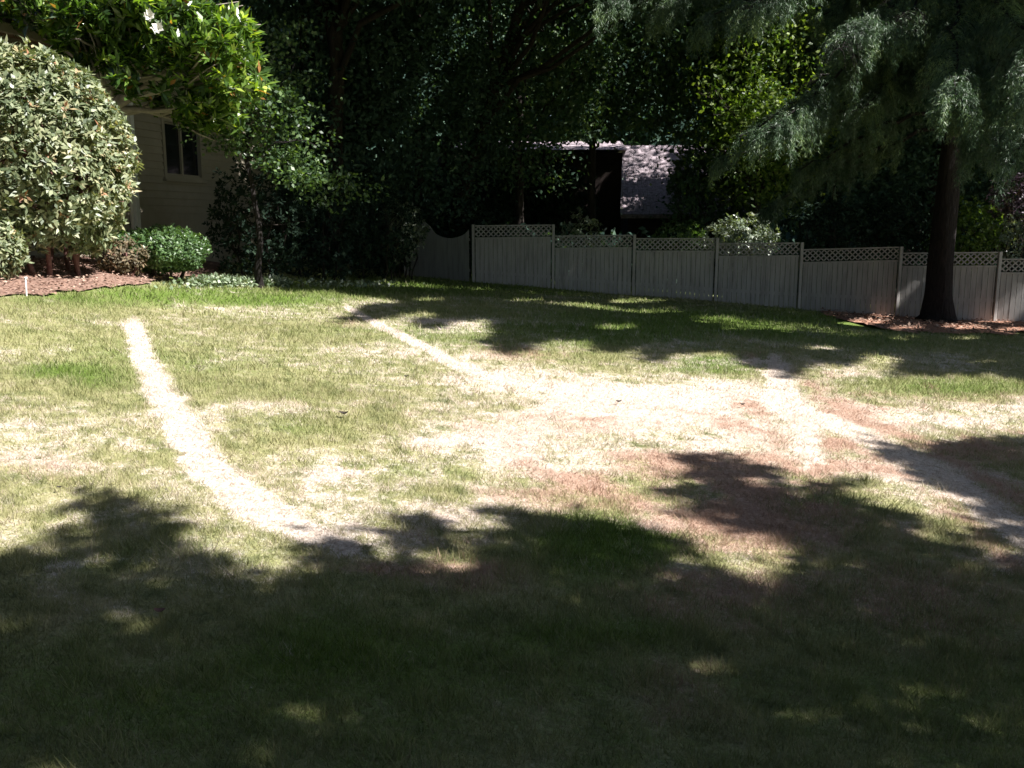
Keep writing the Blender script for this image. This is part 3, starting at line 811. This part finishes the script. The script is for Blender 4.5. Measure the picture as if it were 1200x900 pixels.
# ---------------------------------------------------------------- fence
def fence():
    us = [555, 648, 742, 838, 936, 1051, 1166, 1285]
    Ys = [29.0, 28.8, 28.4, 27.9, 27.3, 26.3, 25.5, 24.8]
    vb = [331, 338, 346, 353, 359, 365, 367, 367]
    tops = [(264, 263), (276, 275), (279, 279), (285, 284), (292, 289), (296, 295), (303, 303)]
    pts = [at(u, b, Y) for u, b, Y in zip(us, vb, Ys)]
    mid = pts[3]
    root = empty('lattice_fence', (mid[0], mid[1], float(terrain(mid[0], mid[1]))), 'long pale board fence with lattice top stepping down to the right', 'fence')
    ptop = [max(at(u, tops[max(0, i - 1)][1], Y)[2], at(u, tops[min(i, 6)][0], Y)[2]) + .0 for i, (u, Y) in enumerate(zip(us, Ys))]
    for i, p in enumerate(pts):
        m = MB(); zb = min(float(terrain(p[0], p[1])), p[2]) - .12
        m.box((p[0], p[1] - .005, (zb + ptop[i]) / 2), (.042, .040, (ptop[i] - zb) / 2))
        m.build('post', M['fence'], root)
    for i in range(7):
        a, b = pts[i], pts[i + 1]
        d = b - a; d[2] = 0; L = np.linalg.norm(d); d /= L
        n = np.array([d[1], -d[0], 0]); 
        zt0 = at(us[i], tops[i][0], Ys[i])[2]; zt1 = at(us[i + 1], tops[i][1], Ys[i + 1])[2]
        def Z(s, t0=zt0, t1=zt1, L=L): return t0 + (t1 - t0) * s / L
        lat = .34
        m = MB(); s = .065
        while s < L - .08:
            w = rng.uniform(.132, .142); w = min(w, L - .07 - s)
            p = a + d * (s + w / 2) + n * rng.uniform(-.004, .004)
            zb = min(float(terrain(p[0], p[1])), (a[2] + (b[2] - a[2]) * s / L)) + rng.uniform(-.03, .02) - .02
            zt = Z(s + w / 2) - lat - .05
            m.box((p[0], p[1], (zb + zt) / 2), (w / 2 - .0045, .010, (zt - zb) / 2), (d, n, (0, 0, 1)))
            s += w
        panel = m.build('fence_panel', M['fence'], root)
        m = MB()
        for zz, hh in ((0, .04), (-lat - .03, .05)):
            m.bar(np.array([*(a + d * .06 + n * .004)[:2], Z(0) + zz - hh / 2]), np.array([*(b - d * .06 + n * .004)[:2], Z(L) + zz - hh / 2]), hh, .06)
        m.bar(np.array([*(a + d * .06 - n * .035)[:2], a[2] + .35]), np.array([*(b - d * .06 - n * .035)[:2], b[2] + .35]), .09, .035)
        m.build('rail', M['fence'], panel)
        m = MB(); H = lat - .045; s = -H
        zb0 = -lat + .02 - .0
        step = .155
        while s < L:
            for sg in (1, -1):
                s0, s1 = s, s + H
                lo, hi = (0, H)
                c0, c1 = max(s0, .06), min(s1, L - .06)
                if c1 - c0 > .03:
                    h0, h1 = (c0 - s0), (c1 - s0)
                    if sg < 0: h0, h1 = H - h0, H - h1
                    o = n * (.008 if sg > 0 else -.008)
                    pa = a + d * c0 + o; pb = a + d * c1 + o
                    pa[2] = Z(c0) - lat + h0 - .005; pb[2] = Z(c1) - lat + h1 - .005
                    m.bar(pa, pb, .036, .008)
            s += step
        m.build('lattice', M['fence'], panel)
    # scalloped section at the left end
    A = at(478, 327, 30.6); B = at(550, 330, 29.1)
    d = B - A; d[2] = 0; L = np.linalg.norm(d); d /= L; n = np.array([d[1], -d[0], 0])
    root2 = empty('scalloped_fence', (A[0], A[1], float(terrain(A[0], A[1]))), 'solid board fence section whose top dips in a curve', 'fence')
    m = MB(); N = 60
    for k in range(15):
        s0, s1 = L * k / 15, L * (k + 1) / 15 - .008
        q = 5
        for j in range(q):
            x0, x1 = s0 + (s1 - s0) * j / q, s0 + (s1 - s0) * (j + 1) / q
            def T(s):
                u = 478 + 72 * s / L
                if u < 500: vv = 262 + (u - 478) * -.1
                elif u < 508: vv = 260 + (u - 500) * 1.0
                else:
                    c = (u - 529) / 23.0
                    vv = 262 + 17 * math.sqrt(max(0, 1 - c * c))
                return at(u, vv, 30.6 - 1.5 * s / L)[2]
            p0, p1 = A + d * x0, A + d * x1
            z0 = float(terrain(p0[0], p0[1])) - .1
            V = []
            for o in (-.012, .012):
                V += [(p0[0] + n[0] * o, p0[1] + n[1] * o, z0), (p1[0] + n[0] * o, p1[1] + n[1] * o, z0), (p1[0] + n[0] * o, p1[1] + n[1] * o, T(x1)), (p0[0] + n[0] * o, p0[1] + n[1] * o, T(x0))]
            m.add(V, [(0, 3, 2, 1), (4, 5, 6, 7), (3, 7, 6, 2), (0, 4, 7, 3), (1, 2, 6, 5)])
    m.build('board_panel', M['fence'], root2)
    m = MB()
    for zz in (.35, 1.3):
        m.bar((A[0] - n[0] * .04, A[1] - n[1] * .04, A[2] + zz), (B[0] - n[0] * .04, B[1] - n[1] * .04, B[2] + zz), .09, .035)
    m.build('rail', M['fence'], root2)
    m = MB(); zt = at(478, 258, 30.6)[2]; m.box((A[0] - .06, A[1], (A[2] + zt) / 2 - .1), (.055, .055, (zt - A[2]) / 2 + .1)); m.build('post', M['fence'], root2)
fence()

# ---------------------------------------------------------------- shrubs at the left
bush('round_shrub', 40, 187, 14.6, 108, 124, 1.5, 30000, .125, .026, 'photinia', 'big clipped dome shrub with glossy grey green leaves in front of the house', stem_mat='red_stem', stems=9, stem_r=.045, lump=.10, shell=.80, cut=-.86)
bush('round_shrub', -18, 292, 13.2, 40, 42, .55, 5000, .10, .022, 'photinia', 'small rounded shrub cut off by the left edge', stem_mat='red_stem', stems=5, lump=.12, shell=.7, cut=-.9)
bush('low_hedge', 192, 293, 16.6, 50, 25, .7, 11000, .075, .017, 'hedge', 'low fresh green clipped shrub at the end of the mulch bed', stems=6, lump=.15, shell=.6, cut=-1.1)
bush('dry_shrub', 143, 300, 15.9, 30, 22, .45, 2200, .085, .018, 'wreath', 'thin brownish shrub between the big dome and the low green one', stem_mat='red_stem', stems=7, lump=.3, shell=.3, cut=-1.1)
bush('low_hedge', 150, 290, 16.4, 24, 20, .45, 2500, .08, .018, 'hedge', 'small loose green shrub behind the brownish one', stems=4, lump=.3, shell=.5, cut=-1.1)

# bare reddish stems of the clipped dome (visible under its skirt) and garden stakes
for (u, v, h, lab) in ((31, 347, .22, 'short pale garden stake in the bed under the small left shrub'), (214, 323, .42, 'thin white garden stake before the low green shrub')):
    g = hit(u, v); m = MB(); zt = g[2] + h
    m.tube([(g[0], g[1], g[2] - .05), (g[0] + .005, g[1], g[2] + h * .5), (g[0] + .01, g[1], zt)], [.011, .011, .009], 8)
    m.box((g[0] + .01, g[1], zt + .015), (.02, .006, .02))
    o = m.build('garden_stake', M['white_trim'], None, True); tag(o, lab, 'stake')

# ivy edging
def ivy():
    P = []
    for u0, v0, ru, rv, n in ((262, 323, 40, 4, 1500), (320, 321, 24, 5, 900), (380, 324, 30, 2, 150), (432, 322, 34, 2, 200)):
        for _ in range(n):
            u = rng.normal(u0, ru * .5); v = rng.normal(v0, rv * .4)
            Y = 17.5 + (u - 262) * .03 + rng.uniform(-.4, .4)
            x = (u - 600) / F * Y
            P.append((x, Y, float(terrain(x, Y)) + rng.uniform(.02, .15)))
    P = np.array(P)
    me = fast_mesh('ground_ivy', leaves(P, .09, .035, 1.0), 4, rng.random(len(P)))
    tag(attach('ground_ivy', me, M['ivy']), 'pale ivy creeping along the back edge of the lawn', 'ground cover', kind='stuff')
ivy()

# ---------------------------------------------------------------- magnolia
def magnolia():
    bx, by = -7.6, 17.4
    z0 = float(terrain(bx, by))
    root = empty('magnolia_tree', (bx, by, z0), 'magnolia with big glossy leaves and white flowers over the round shrub', 'tree')
    fork = at(131, 128, 17.0)
    mb = MB()
    mb.tube([(bx, by, z0 - .1), (bx + .05, by - .1, 1.6), tuple(fork - [0, 0, .25])], [.16, .12, .10], 10, .05)
    # crown as lobes traced around the photograph's outline
    lobes = [(200, 20, 16.4, 95, 60), (120, 25, 16.6, 70, 50), (255, 55, 16.2, 48, 42), (190, 90, 16.5, 70, 42), (60, 15, 17.2, 60, 36), (265, 10, 16.8, 40, 50), (235, 120, 16.9, 45, 24), (160, -60, 16.8, 130, 60), (20, -5, 17.5, 60, 30), (130, 70, 16.9, 34, 26), (218, 132, 17.4, 62, 22), (250, 150, 17.6, 34, 16), (275, 90, 16.3, 35, 30)]
    Cs = []
    for (u, v, Y, ru, rv) in lobes:
        c = at(u, v, Y); s = Y / F
        n = int(ru * rv / 13)
        q, uu = ell_points(n, c, (ru * s, .9, rv * s), .55)
        Cs.append(q)
        e = c + rng.normal(size=3) * .1
        p = limb_path(fork, e, .03, 7)
        mb.tube(p, np.linspace(.07, .02, 7), 8, .06)
        for k in range(7):
            mb.tube(limb_path(p[rng.integers(2, 6)], q[rng.integers(0, n)], .03, 4), np.linspace(.025, .008, 4), 5, 0)
    C = np.vstack(Cs)
    C = C[~((project(C)[0] > 60) & (project(C)[1] > 150))]
    kk = project(C); C = C[~((kk[0] < 62) & (kk[1] > 34))]; kk = project(C); C = C[~((kk[0] < 175) & (kk[1] > 60 + (kk[0] - 60) * .55))]
    gp = fbm(C[:, 0] * 2.2, C[:, 2] * 2.2, 95, 3); C = C[gp > .36]
    ax = unit(len(C)) * .8 + np.array([.25, -.35, .55]); ax /= np.linalg.norm(ax, axis=1)[:, None]
    wn_ = 11
    k = np.repeat(np.arange(len(C)), wn_)
    side = unit(len(k)); A = ax[k]; side -= (side * A).sum(1)[:, None] * A; side /= np.linalg.norm(side, axis=1)[:, None]
    d = side + A * rng.uniform(.0, .9, len(k))[:, None]
    P = C[k] - A * rng.uniform(0, .12, len(k))[:, None]
    uc = project(C)[0]; rnd = np.clip(rng.random(len(k)) * .6 + (rng.random(len(C)) ** 1.5 * .35 + .12 * sm(215, 290, uc))[k], 0, .96)  # leaves paler to the right: the sunlit side put into their colour
    bz = rng.random(len(k)) < .02; rnd[bz] = 1
    V = leaves(P, .23, .036, .3, d, A, .25)
    attach('crown', fast_mesh('crown', V, 4, rnd), M['magnolia'], root)
    mb.build('trunk', M['pale_bark'], root, True)
    for (u, v) in ((176, 20), (186, 34)):
        c = at(u, v, 15.3); n = 9
        a = np.linspace(0, 2 * math.pi, n, endpoint=False)
        d = np.stack([np.cos(a), -.5 + .0 * a, np.sin(a)], -1) + np.array([0, 0, .4]); d /= np.linalg.norm(d, axis=1)[:, None]
        Pp = np.repeat(c[None], n, 0)
        attach('flower', fast_mesh('flower', leaves(Pp, .12, .05, 0, d, np.repeat([[0, -1.0, .3]], n, 0), .3), 4, rng.random(n)), M['petal'], root)
magnolia()

# small tree right of the magnolia, in half shade
def small_tree():
    bx, by = -5.0, 18.4
    extra = []
    for (u, v, Y, ru, rv, n) in ((300, 125, 18.0, 55, 28, 900), (285, 160, 18.2, 60, 22, 700), (340, 190, 18.2, 45, 16, 450), (350, 210, 18.0, 35, 10, 250), (310, 95, 18.5, 35, 24, 400), (400, 225, 19, 60, 22, 450), (335, 45, 18.8, 30, 26, 220), (330, 150, 18.6, 70, 40, 600)):
        c = at(u, v, Y); s = Y / F
        q, _ = ell_points(n // 5, c, (ru * s, .6, rv * s), .3)
        P = q[rng.integers(0, len(q), n)] + rng.normal(size=(n, 3)) * [.13, .13, .05]
        extra.append(P)
    return tree('small_tree', bx, by, ((-5.0, 18.6, 4.0), (1.4, 1.2, 1.3)), .075, 1200, .095, .035, 'dogwood', 'small slender tree with layered leaves right of the magnolia', prune=False, limbs=10, per=20, sig=.2, extra=np.vstack(extra), fork=.5, bark='cedar_bark')
small_tree()

# ---------------------------------------------------------------- dark shrubs along the back edge and behind the fence
darkspec = [
    (302, 262, 20.5, 58, 72, 1.0, 5000, .11, 'shade_leaf', 'dark shrub beside the house, enlarged to cover the shaded wall'),  # enlarged so dark leaves cover the wall where it fades into shade
    (368, 268, 24.0, 62, 66, 1.2, 5000, .11, 'shade_leaf', 'dark rounded shrub in shade left of the fence end'),
    (440, 262, 27.0, 52, 66, 1.2, 5200, .11, 'shade_leaf', 'tall dark shrub against the fence end'),
]
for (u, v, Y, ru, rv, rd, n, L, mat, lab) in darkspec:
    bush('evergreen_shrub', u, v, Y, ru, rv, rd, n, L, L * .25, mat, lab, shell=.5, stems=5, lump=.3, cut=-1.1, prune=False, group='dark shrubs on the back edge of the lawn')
bush('rhododendron', 472, 272, 28.2, 26, 36, .8, 2400, .13, .03, 'silver', 'shrub with glinting pale leaves beside the scalloped fence', shell=.4, lump=.35, cut=-1.1)
bush('rhododendron', 868, 286, 29.6, 42, 34, .9, 3600, .15, .035, 'silver', 'pale leaved shrub rising over the lattice midway along the fence', shell=.5, lump=.3, cut=-1.1)
bush('rhododendron', 682, 280, 30.6, 28, 34, .7, 900, .14, .03, 'silver', 'sparse shrub with a few bright leaves above the lattice before the dark house', shell=.3, lump=.4, cut=-1.1)
bush('rhododendron', 795, 288, 30.2, 40, 26, .7, 2200, .13, .03, 'hedge', 'green shrub peeping over the lattice before the shake roof', shell=.4, lump=.35, cut=-1.1)
bush('bright_shrub', 1135, 278, 28.6, 38, 42, 1.0, 3600, .12, .04, 'maple', 'yellow green shrub above the fence just right of the cedar trunk', shell=.4, lump=.35, cut=-1.1)
bush('purple_shrub', 1190, 235, 29.5, 34, 30, .9, 1800, .12, .035, 'purple', 'purple leaved shrub at the right edge above the fence', shell=.3, lump=.35, cut=-1.2)
bush('bright_shrub', 1178, 280, 28.2, 28, 30, .8, 1500, .10, .03, 'silver', 'pale whitish shrub among thin stems at the right edge', shell=.3, lump=.35, cut=-1.1)
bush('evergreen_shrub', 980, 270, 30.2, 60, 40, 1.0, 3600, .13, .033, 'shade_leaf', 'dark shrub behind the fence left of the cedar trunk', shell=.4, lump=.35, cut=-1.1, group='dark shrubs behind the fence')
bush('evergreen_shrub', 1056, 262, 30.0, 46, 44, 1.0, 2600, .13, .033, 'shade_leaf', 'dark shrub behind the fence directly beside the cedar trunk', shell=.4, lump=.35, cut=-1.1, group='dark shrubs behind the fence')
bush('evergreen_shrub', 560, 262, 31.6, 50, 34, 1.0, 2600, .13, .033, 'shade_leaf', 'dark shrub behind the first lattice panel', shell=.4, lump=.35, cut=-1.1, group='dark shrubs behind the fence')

bush('evergreen_shrub', 575, 225, 36.5, 50, 50, 1.2, 5200, .16, .045, 'shade_leaf', 'added dark shrub darkening the left end of the neighbouring wall', shell=.3, lump=.35, cut=-1.2, group='dark shrubs behind the fence')  # added to cover the sunlit wall with dark foliage
bush('evergreen_shrub', 652, 232, 37.2, 52, 42, 1.0, 5200, .16, .045, 'shade_leaf', 'added dark shrub darkening the neighbouring wall under its roof', shell=.3, lump=.35, cut=-1.2, group='dark shrubs behind the fence')  # dark leaves put over the sun streaks on the wall
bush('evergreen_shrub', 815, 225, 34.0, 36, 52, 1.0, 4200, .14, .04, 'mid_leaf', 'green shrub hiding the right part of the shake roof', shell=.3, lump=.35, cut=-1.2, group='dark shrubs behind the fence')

# ---------------------------------------------------------------- shade trees outside the frame, right and near
def big(name, x, y, crown, r, n, L, W, mat, label, **k):
    return tree(name, x, y, crown, r, n, L, W, mat, label, out_only=True, **k)
big('shade_tree', 17.5, 14.5, ((14.0, 13.5, 13.0), (8.5, 8.0, 6.0)), .42, 190000, .24, .07, 'shade_leaf', 'large broad tree right of the lawn casting shade across it', per=60, sig=.45, shell=.0, limbs=24, lump=.1)
big('shade_tree', 9.5, -2.0, ((6.5, 1.5, 8.6), (8.5, 6.5, 3.6)), .38, 190000, .17, .05, 'shade_leaf', 'spreading tree behind the camera shading the near lawn', per=60, sig=.35, shell=.0, limbs=24, lump=.1)
big('shade_tree', 24.0, 25.0, ((22.0, 23.5, 13.0), (8.0, 8.0, 7.5)), .40, 90000, .26, .07, 'dark_leaf', 'tall dark tree beyond the right edge near the fence', per=60, sig=.5, shell=.0, limbs=20, lump=.1)

for (x, y, c, rr_, n, lab) in ((-2.6, 33.5, (4.6, 27.5, 10.8), (6.2, 4.5, 3.6), 60000, 'tall tree added to shade the stepped fence from above'),  # unseen crown added to keep sun dapples off the fence panels
        (-5.6, 29.0, (-3.0, 23.0, 11.5), (8.0, 7.5, 5.0), 130000, 'tall spreading tree above the dark back corner of the lawn'),
        (-3.8, 38.0, (4.0, 34.5, 15.0), (8.5, 5.5, 4.5), 34000, 'very tall tree added for shade over the neighbouring house'),  # out-of-view crown put in for more shade on the background trees
        (16.5, 37.0, (15.0, 32.0, 15.0), (8.5, 5.5, 5.0), 36000, 'very tall tree added for shade behind the cedar'),  # crown above the view, added to shade the trees below it
        (30.0, 33.0, (27.0, 30.0, 11.0), (6.5, 7.0, 9.0), 50000, 'broad dark tree far beyond the right edge')):
    big('shade_tree', x, y, (c, rr_), .34, n, .26, .07, 'dark_leaf', lab, per=60, sig=.5, shell=.0, limbs=18, lump=.1)

big('shade_tree', -11.0, 7.5, ((-8.0, 8.5, 11.5), (6.0, 6.5, 4.5)), .36, 80000, .24, .07, 'shade_leaf', 'big unseen tree added beyond the left edge to block sky light', per=60, sig=.45, shell=.0, limbs=20, lump=.1)  # out of view, added to cut the sky fill on lawn and wall

# ---------------------------------------------------------------- cedar
def cedar():
    bx, by = at(1098, 372, 25.0)[:2]
    z0 = float(terrain(bx, by))
    root = empty('cedar_tree', (bx, by, z0), 'large cedar with drooping feathery boughs and thick dark trunk before the fence', 'tree')
    H = 21.0
    mb = MB()
    t = np.linspace(0, 1, 26)
    axis = np.stack([bx + .25 * np.sin(t * 2.2) * t, by + 0 * t, z0 - .1 + H * t], -1)
    rad = .34 * (1 - .93 * t) ; rad[0] *= 1.45; rad[1] *= 1.08
    mb.tube(axis, rad, 28, .09)
    for a in (0.2, 1.5, 2.6, 3.7, 5.2):       # root flares
        p = np.array([bx, by, z0]); q = p + np.array([math.cos(a) * .75, math.sin(a) * .75, -.12])
        mb.tube([p + [0, 0, .5], p + [math.cos(a) * .3, math.sin(a) * .3, .16], q], [.16, .13, .04], 8, .08)
    segs = []       # needle-bearing twigs: (point, direction)
    def bough(P0, P1, rise, r0, nb, blen, prn=True, dens=1.0):
        P0 = np.array(P0, float); P1 = np.array(P1, float)
        L = np.linalg.norm(P1 - P0); n = 12
        tt = np.linspace(0, 1, n)
        p = P0 + (P1 - P0) * tt[:, None]
        p[:, 2] += rise * np.sin(math.pi * tt ** .8)
        p[1:-1] += rng.normal(size=(n - 2, 3)) * .012 * L
        mb.tube(p, np.linspace(r0, .012, n), 6, .04)
        fw = (P1 - P0) / L; fw[2] = 0; fw /= np.linalg.norm(fw) + 1e-9
        sd = np.array([-fw[1], fw[0], 0])
        for k in range(nb):
            s = rng.uniform(.16, 1) ** .8
            i = s * (n - 1); i0 = int(min(i, n - 2)); f = i - i0
            b = p[i0] * (1 - f) + p[i0 + 1] * f
            side = rng.choice([-1, 1])
            ln = blen * rng.uniform(.5, 1.15) * (1.1 - .6 * s)
            d0 = fw * rng.uniform(.3, .9) + sd * side * rng.uniform(.3, 1.0); d0 /= np.linalg.norm(d0)
            m = 8; w = np.linspace(0, 1, m)[:, None]
            q = b + d0 * ln * w * (1 - .25 * w) + np.array([0, 0, -1]) * ln * (rng.uniform(.5, 1.1)) * w ** 1.6 + np.array([0, 0, .10]) * ln * np.sin(w * 3)
            mb_t.tube(q, np.linspace(.007, .002, m), 4, 0)
            cnt = int(34 * ln * dens * 3)
            ii = rng.uniform(.05, 1, cnt) * (m - 1); j0 = np.minimum(ii.astype(int), m - 2); ff = (ii - j0)[:, None]
            pts = q[j0] * (1 - ff) + q[j0 + 1] * ff
            tg = q[j0 + 1] - q[j0]; tg /= np.linalg.norm(tg, axis=1)[:, None]
            # drooping twiglets: shift half of them down along short pendants
            dn = rng.uniform(0, .38, cnt) * (rng.random(cnt) < .75)
            pts = pts + np.array([0, 0, -1]) * dn[:, None] + rng.normal(size=(cnt, 3)) * .035
            segs.append((pts, tg))
    mb_t = MB()
    # boughs seen in the photograph: root on the trunk, tip by pixel and distance
    seen = [  # tip u, v, Y ; start height ; rise ; twigs ; twig length
        (866, 160, 20.5, 6.6, .5, 80, 1.15), (905, 150, 19.5, 6.9, .6, 90, 1.2), (842, 190, 24, 5.6, .4, 60, 1.0), (930, 205, 24, 5.0, .3, 50, .8), 
        (985, 60, 19.5, 7.5, .9, 110, 1.3), (1010, 130, 21.0, 6.4, .5, 80, 1.2), 
        (1150, 170, 19.0, 6.8, .6, 90, 1.25), (1120, 120, 17.8, 7.6, .8, 110, 1.3), (1195, 175, 17.0, 7.2, .7, 120, 1.4), (1215, 110, 16.5, 7.6, .8, 120, 1.3),
        (1225, 200, 21.0, 5.6, .4, 80, 1.2), (830, 20, 22.0, 8.6, .6, 90, 1.3), (760, 18, 23.0, 9.2, .7, 90, 1.3), (700, 5, 23.5, 9.8, .7, 80, 1.2), (880, 10, 19.0, 9.2, .8, 100, 1.3),
        (640, -25, 24.0, 10.4, .7, 70, 1.2), (1040, 40, 20.0, 8.2, .5, 80, 1.2), (960, 20, 22.5, 8.4, .5, 80, 1.2), (895, 245, 25.0, 4.6, .3, 50, .9)]
    for (u, v, Y, h, rise, nb, bl) in seen:
        P1 = at(u, v, Y); zz = max(h - .4, P1[2] * .6 + 1.6)
        i = int(np.clip((zz - z0) / H * 25, 1, 24)); P0 = axis[i].copy(); P0[2] = zz
        bough(P0, P1, rise, .07, nb, bl)
    # upper whorls above the frame
    for k in range(60):
        h = 7.5 + 12.5 * (k / 60); a = k * 2.399 + rng.uniform(-.3, .3)
        ln = (6.6 * (1 - (h - 6) / 16.5) + 1.2) * rng.uniform(.8, 1.1)
        P0 = np.array([bx, by, h]); P1 = P0 + np.array([math.cos(a) * ln, math.sin(a) * ln, -.12 * ln])
        if in_frame(P1, 10): continue
        bough(P0, P1, .4, .06, 48, 1.3, dens=.55)
    P = np.vstack([s[0] for s in segs]); T = np.vstack([s[1] for s in segs])
    keep = sun_prune(P); P, T = P[keep], T[keep]
    # tufts: 5 needles each
    kk = 5
    P = np.repeat(P, kk, 0); T = np.repeat(T, kk, 0); n = len(P)
    P = P + rng.normal(size=(n, 3)) * .02
    d = T * .6 + unit(n) * .8 + np.array([0, 0, -.45]); d /= np.linalg.norm(d, axis=1)[:, None]
    s = np.cross(d, unit(n)); s /= np.linalg.norm(s, axis=1)[:, None]
    Ln = rng.uniform(.06, .13, n)[:, None]; W = .0065
    v = np.stack([P - s * W, P + s * W, P + d * Ln], 1)
    rnd = np.clip(np.repeat(fbm(P[::kk, 0] * 2, P[::kk, 2] * 2, 71, 3), kk) * .7 + rng.random(n) * .4 - .05, 0, 1)
    attach('crown', fast_mesh('crown', v, 3, rnd), M['cedar'], root)
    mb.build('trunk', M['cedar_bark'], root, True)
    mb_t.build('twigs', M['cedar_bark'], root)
    print('cedar needles', n)
cedar()

# ---------------------------------------------------------------- trees behind
def not_in_gap(P):
    """leaves the sight line to the neighbour's roof partly open"""
    u, v = project(P)
    u = np.nan_to_num(u, nan=0); v = np.nan_to_num(v, nan=0)
    g1 = (u > 605) & (u < 800) & (v > 166) & (v < 262) & (P[:, 1] < 41)
    return ~(g1 & (rng.random(len(P)) < np.where(u > 731, np.clip(.88 - (u - 731) / 40, .05, 1), np.where(v < 180, np.where(u > 660, .85, .15), .4))))

back = [  # x, y, crown centre z, rx, ry, rz, n, mat, label
    (-11.5, 25.5, 8.0, 4.0, 3.5, 6.0, 22000, 'dark_leaf', 'dark tree rising behind the house roof'),
    (-6.2, 29.5, 7.0, 3.6, 3.2, 6.2, 30000, 'dark_leaf', 'dark broadleaf tree left of the fence end'),
    (-3.2, 32.0, 7.5, 3.4, 3.0, 6.6, 30000, 'dark_leaf', 'dark tree behind the scalloped fence'),
    (0.2, 34.0, 8.2, 3.4, 3.0, 5.6, 30000, 'mid_leaf', 'dense green tree left of the neighbouring house'),
    (3.2, 36.0, 9.2, 3.4, 2.8, 4.8, 28000, 'mid_leaf', 'tall tree standing before the dark neighbouring wall'),
    (8.2, 35.2, 7.0, 3.2, 2.6, 5.6, 26000, 'mid_leaf', 'green tree overhanging the shake roof'),
    (8.6, 32.6, 6.2, 2.2, 2.0, 4.2, 17000, 'maple', 'bright yellow green maple left of the cedar boughs'),
    (11.6, 34.2, 7.0, 3.2, 2.8, 6.0, 26000, 'dark_leaf', 'dark tree behind the middle of the cedar'),
    (15.0, 33.5, 7.0, 3.2, 2.8, 6.4, 26000, 'dark_leaf', 'dark tree behind the cedar trunk'),
    (18.8, 33.0, 7.5, 3.4, 3.0, 6.4, 26000, 'mid_leaf', 'green tree at the right edge behind the fence'),
    (-9.0, 35.0, 9.5, 4.5, 3.5, 8.5, 22000, 'dark_leaf', 'far dark tree left of centre beyond the fence'),
]
for (x, y, cz, rx, ry, rz, n, mat, lab) in back:
    tree('broadleaf_tree', x, y, ((x, y, cz), (rx, ry, rz)), .2, n, .19, .055, mat, lab, group='trees beyond the fence', per=34, sig=.42, shell=.25, limbs=12, lump=.3, mask=not_in_gap, prune=True)
bush('pale_tree', 893, 142, 33.0, 24, 26, .9, 2600, .14, .04, 'silver', 'small pale leaved tree glinting left of the cedar', cat='tree', shell=.4, lump=.35, cut=-1.1, stems=3)

# far wood that closes the view
def far_wood():
    n = 120000
    x = rng.uniform(-48, 55, n); z = rng.uniform(-1.5, 24, n); y = 50 + rng.uniform(0, 9, n) + 2.5 * fbm(x * .25, z * .25, 81) * 2
    P = np.stack([x, y, z], -1)
    # sides
    m = 50000
    ys = rng.uniform(28, 52, m); xs = np.where(rng.random(m) < .5, -24 - rng.uniform(0, 7, m), 27 + rng.uniform(0, 7, m))
    P = np.vstack([P, np.stack([xs, ys, rng.uniform(-1.5, 20, m)], -1)])
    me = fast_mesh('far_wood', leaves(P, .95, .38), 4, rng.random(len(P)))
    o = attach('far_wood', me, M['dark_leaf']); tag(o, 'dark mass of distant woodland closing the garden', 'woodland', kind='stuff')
far_wood()

def undergrowth():
    n = 60000
    x = rng.uniform(-16, 26, n); y = rng.uniform(31.5, 49, n); z = terrain(x, y) + rng.uniform(0, 1, n) ** 1.3 * (1.0 + 1.6 * fbm(x * .6, y * .6, 83))
    u, v = project(np.stack([x, y, z], -1))
    ok = ~((x > 2) & (x < 9.5) & (y > 36.5))
    P = np.stack([x, y, z], -1)[ok]
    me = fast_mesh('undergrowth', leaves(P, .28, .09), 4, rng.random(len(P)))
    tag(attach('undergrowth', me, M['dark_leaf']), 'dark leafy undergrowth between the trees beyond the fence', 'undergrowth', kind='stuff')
undergrowth()

# unseen trees on the camera's side, set dense to close off sky light
for i, (x, y, lab) in enumerate(((-7.5, -4.5, 'unseen sky-blocking tree behind the camera to the left'), (0.5, -7.0, 'unseen sky-blocking tree straight behind the camera'), (10.0, -10.0, 'unseen sky-blocking tree behind the camera to the right'), (-10.5, 2.0, 'unseen sky-blocking tree beyond the left edge beside the camera'))):
    big('shade_tree', x, y, ((x, y, 7.5), (5.0, 4.2, 7.2)), .3, 40000, .3, .10, 'shade_leaf', lab, per=40, sig=.5, shell=.2)

# ---------------------------------------------------------------- fallen leaves on the lawn
for (u, v, s, lab) in ((403, 490, .075, 'curled brown leaf on the lawn left of centre'), (476, 445, .05, 'tiny dark leaf above the curled leaf on the lawn'), (725, 475, .06, 'dark leaf on the bleached turf at centre'),
                       (70, 578, .03, 'tiny dark leaf at the left near the first shadow'), (188, 726, .045, 'red fallen leaf in a sunlit gap of the near shadow'), (870, 478, .05, 'small dark leaf on the dry turf right of centre')):
    g = hit(u, v); m = MB()
    N = 7
    top = []
    for i in range(N):
        t = i / (N - 1); w = math.sin(math.pi * (t * .92 + .04)) * .38 * s
        x = (t - .5) * s; z = g[2] + .03 + .35 * s * (t - .5) ** 2 * 4
        top += [(g[0] + x, g[1] - w, z + w * .5), (g[0] + x, g[1] + .2 * w, z), (g[0] + x, g[1] + w, z + w * .6)]
    f = []
    for i in range(N - 1):
        for j in range(2):
            a = i * 3 + j; f.append((a, a + 3, a + 4, a + 1))
    m.add(top, f)
    o = m.build('fallen_leaf', M['red_stem'] if 'red' in lab else M['bark'], None, True)
    tag(o, lab, 'leaf', 'fallen leaves on the lawn')
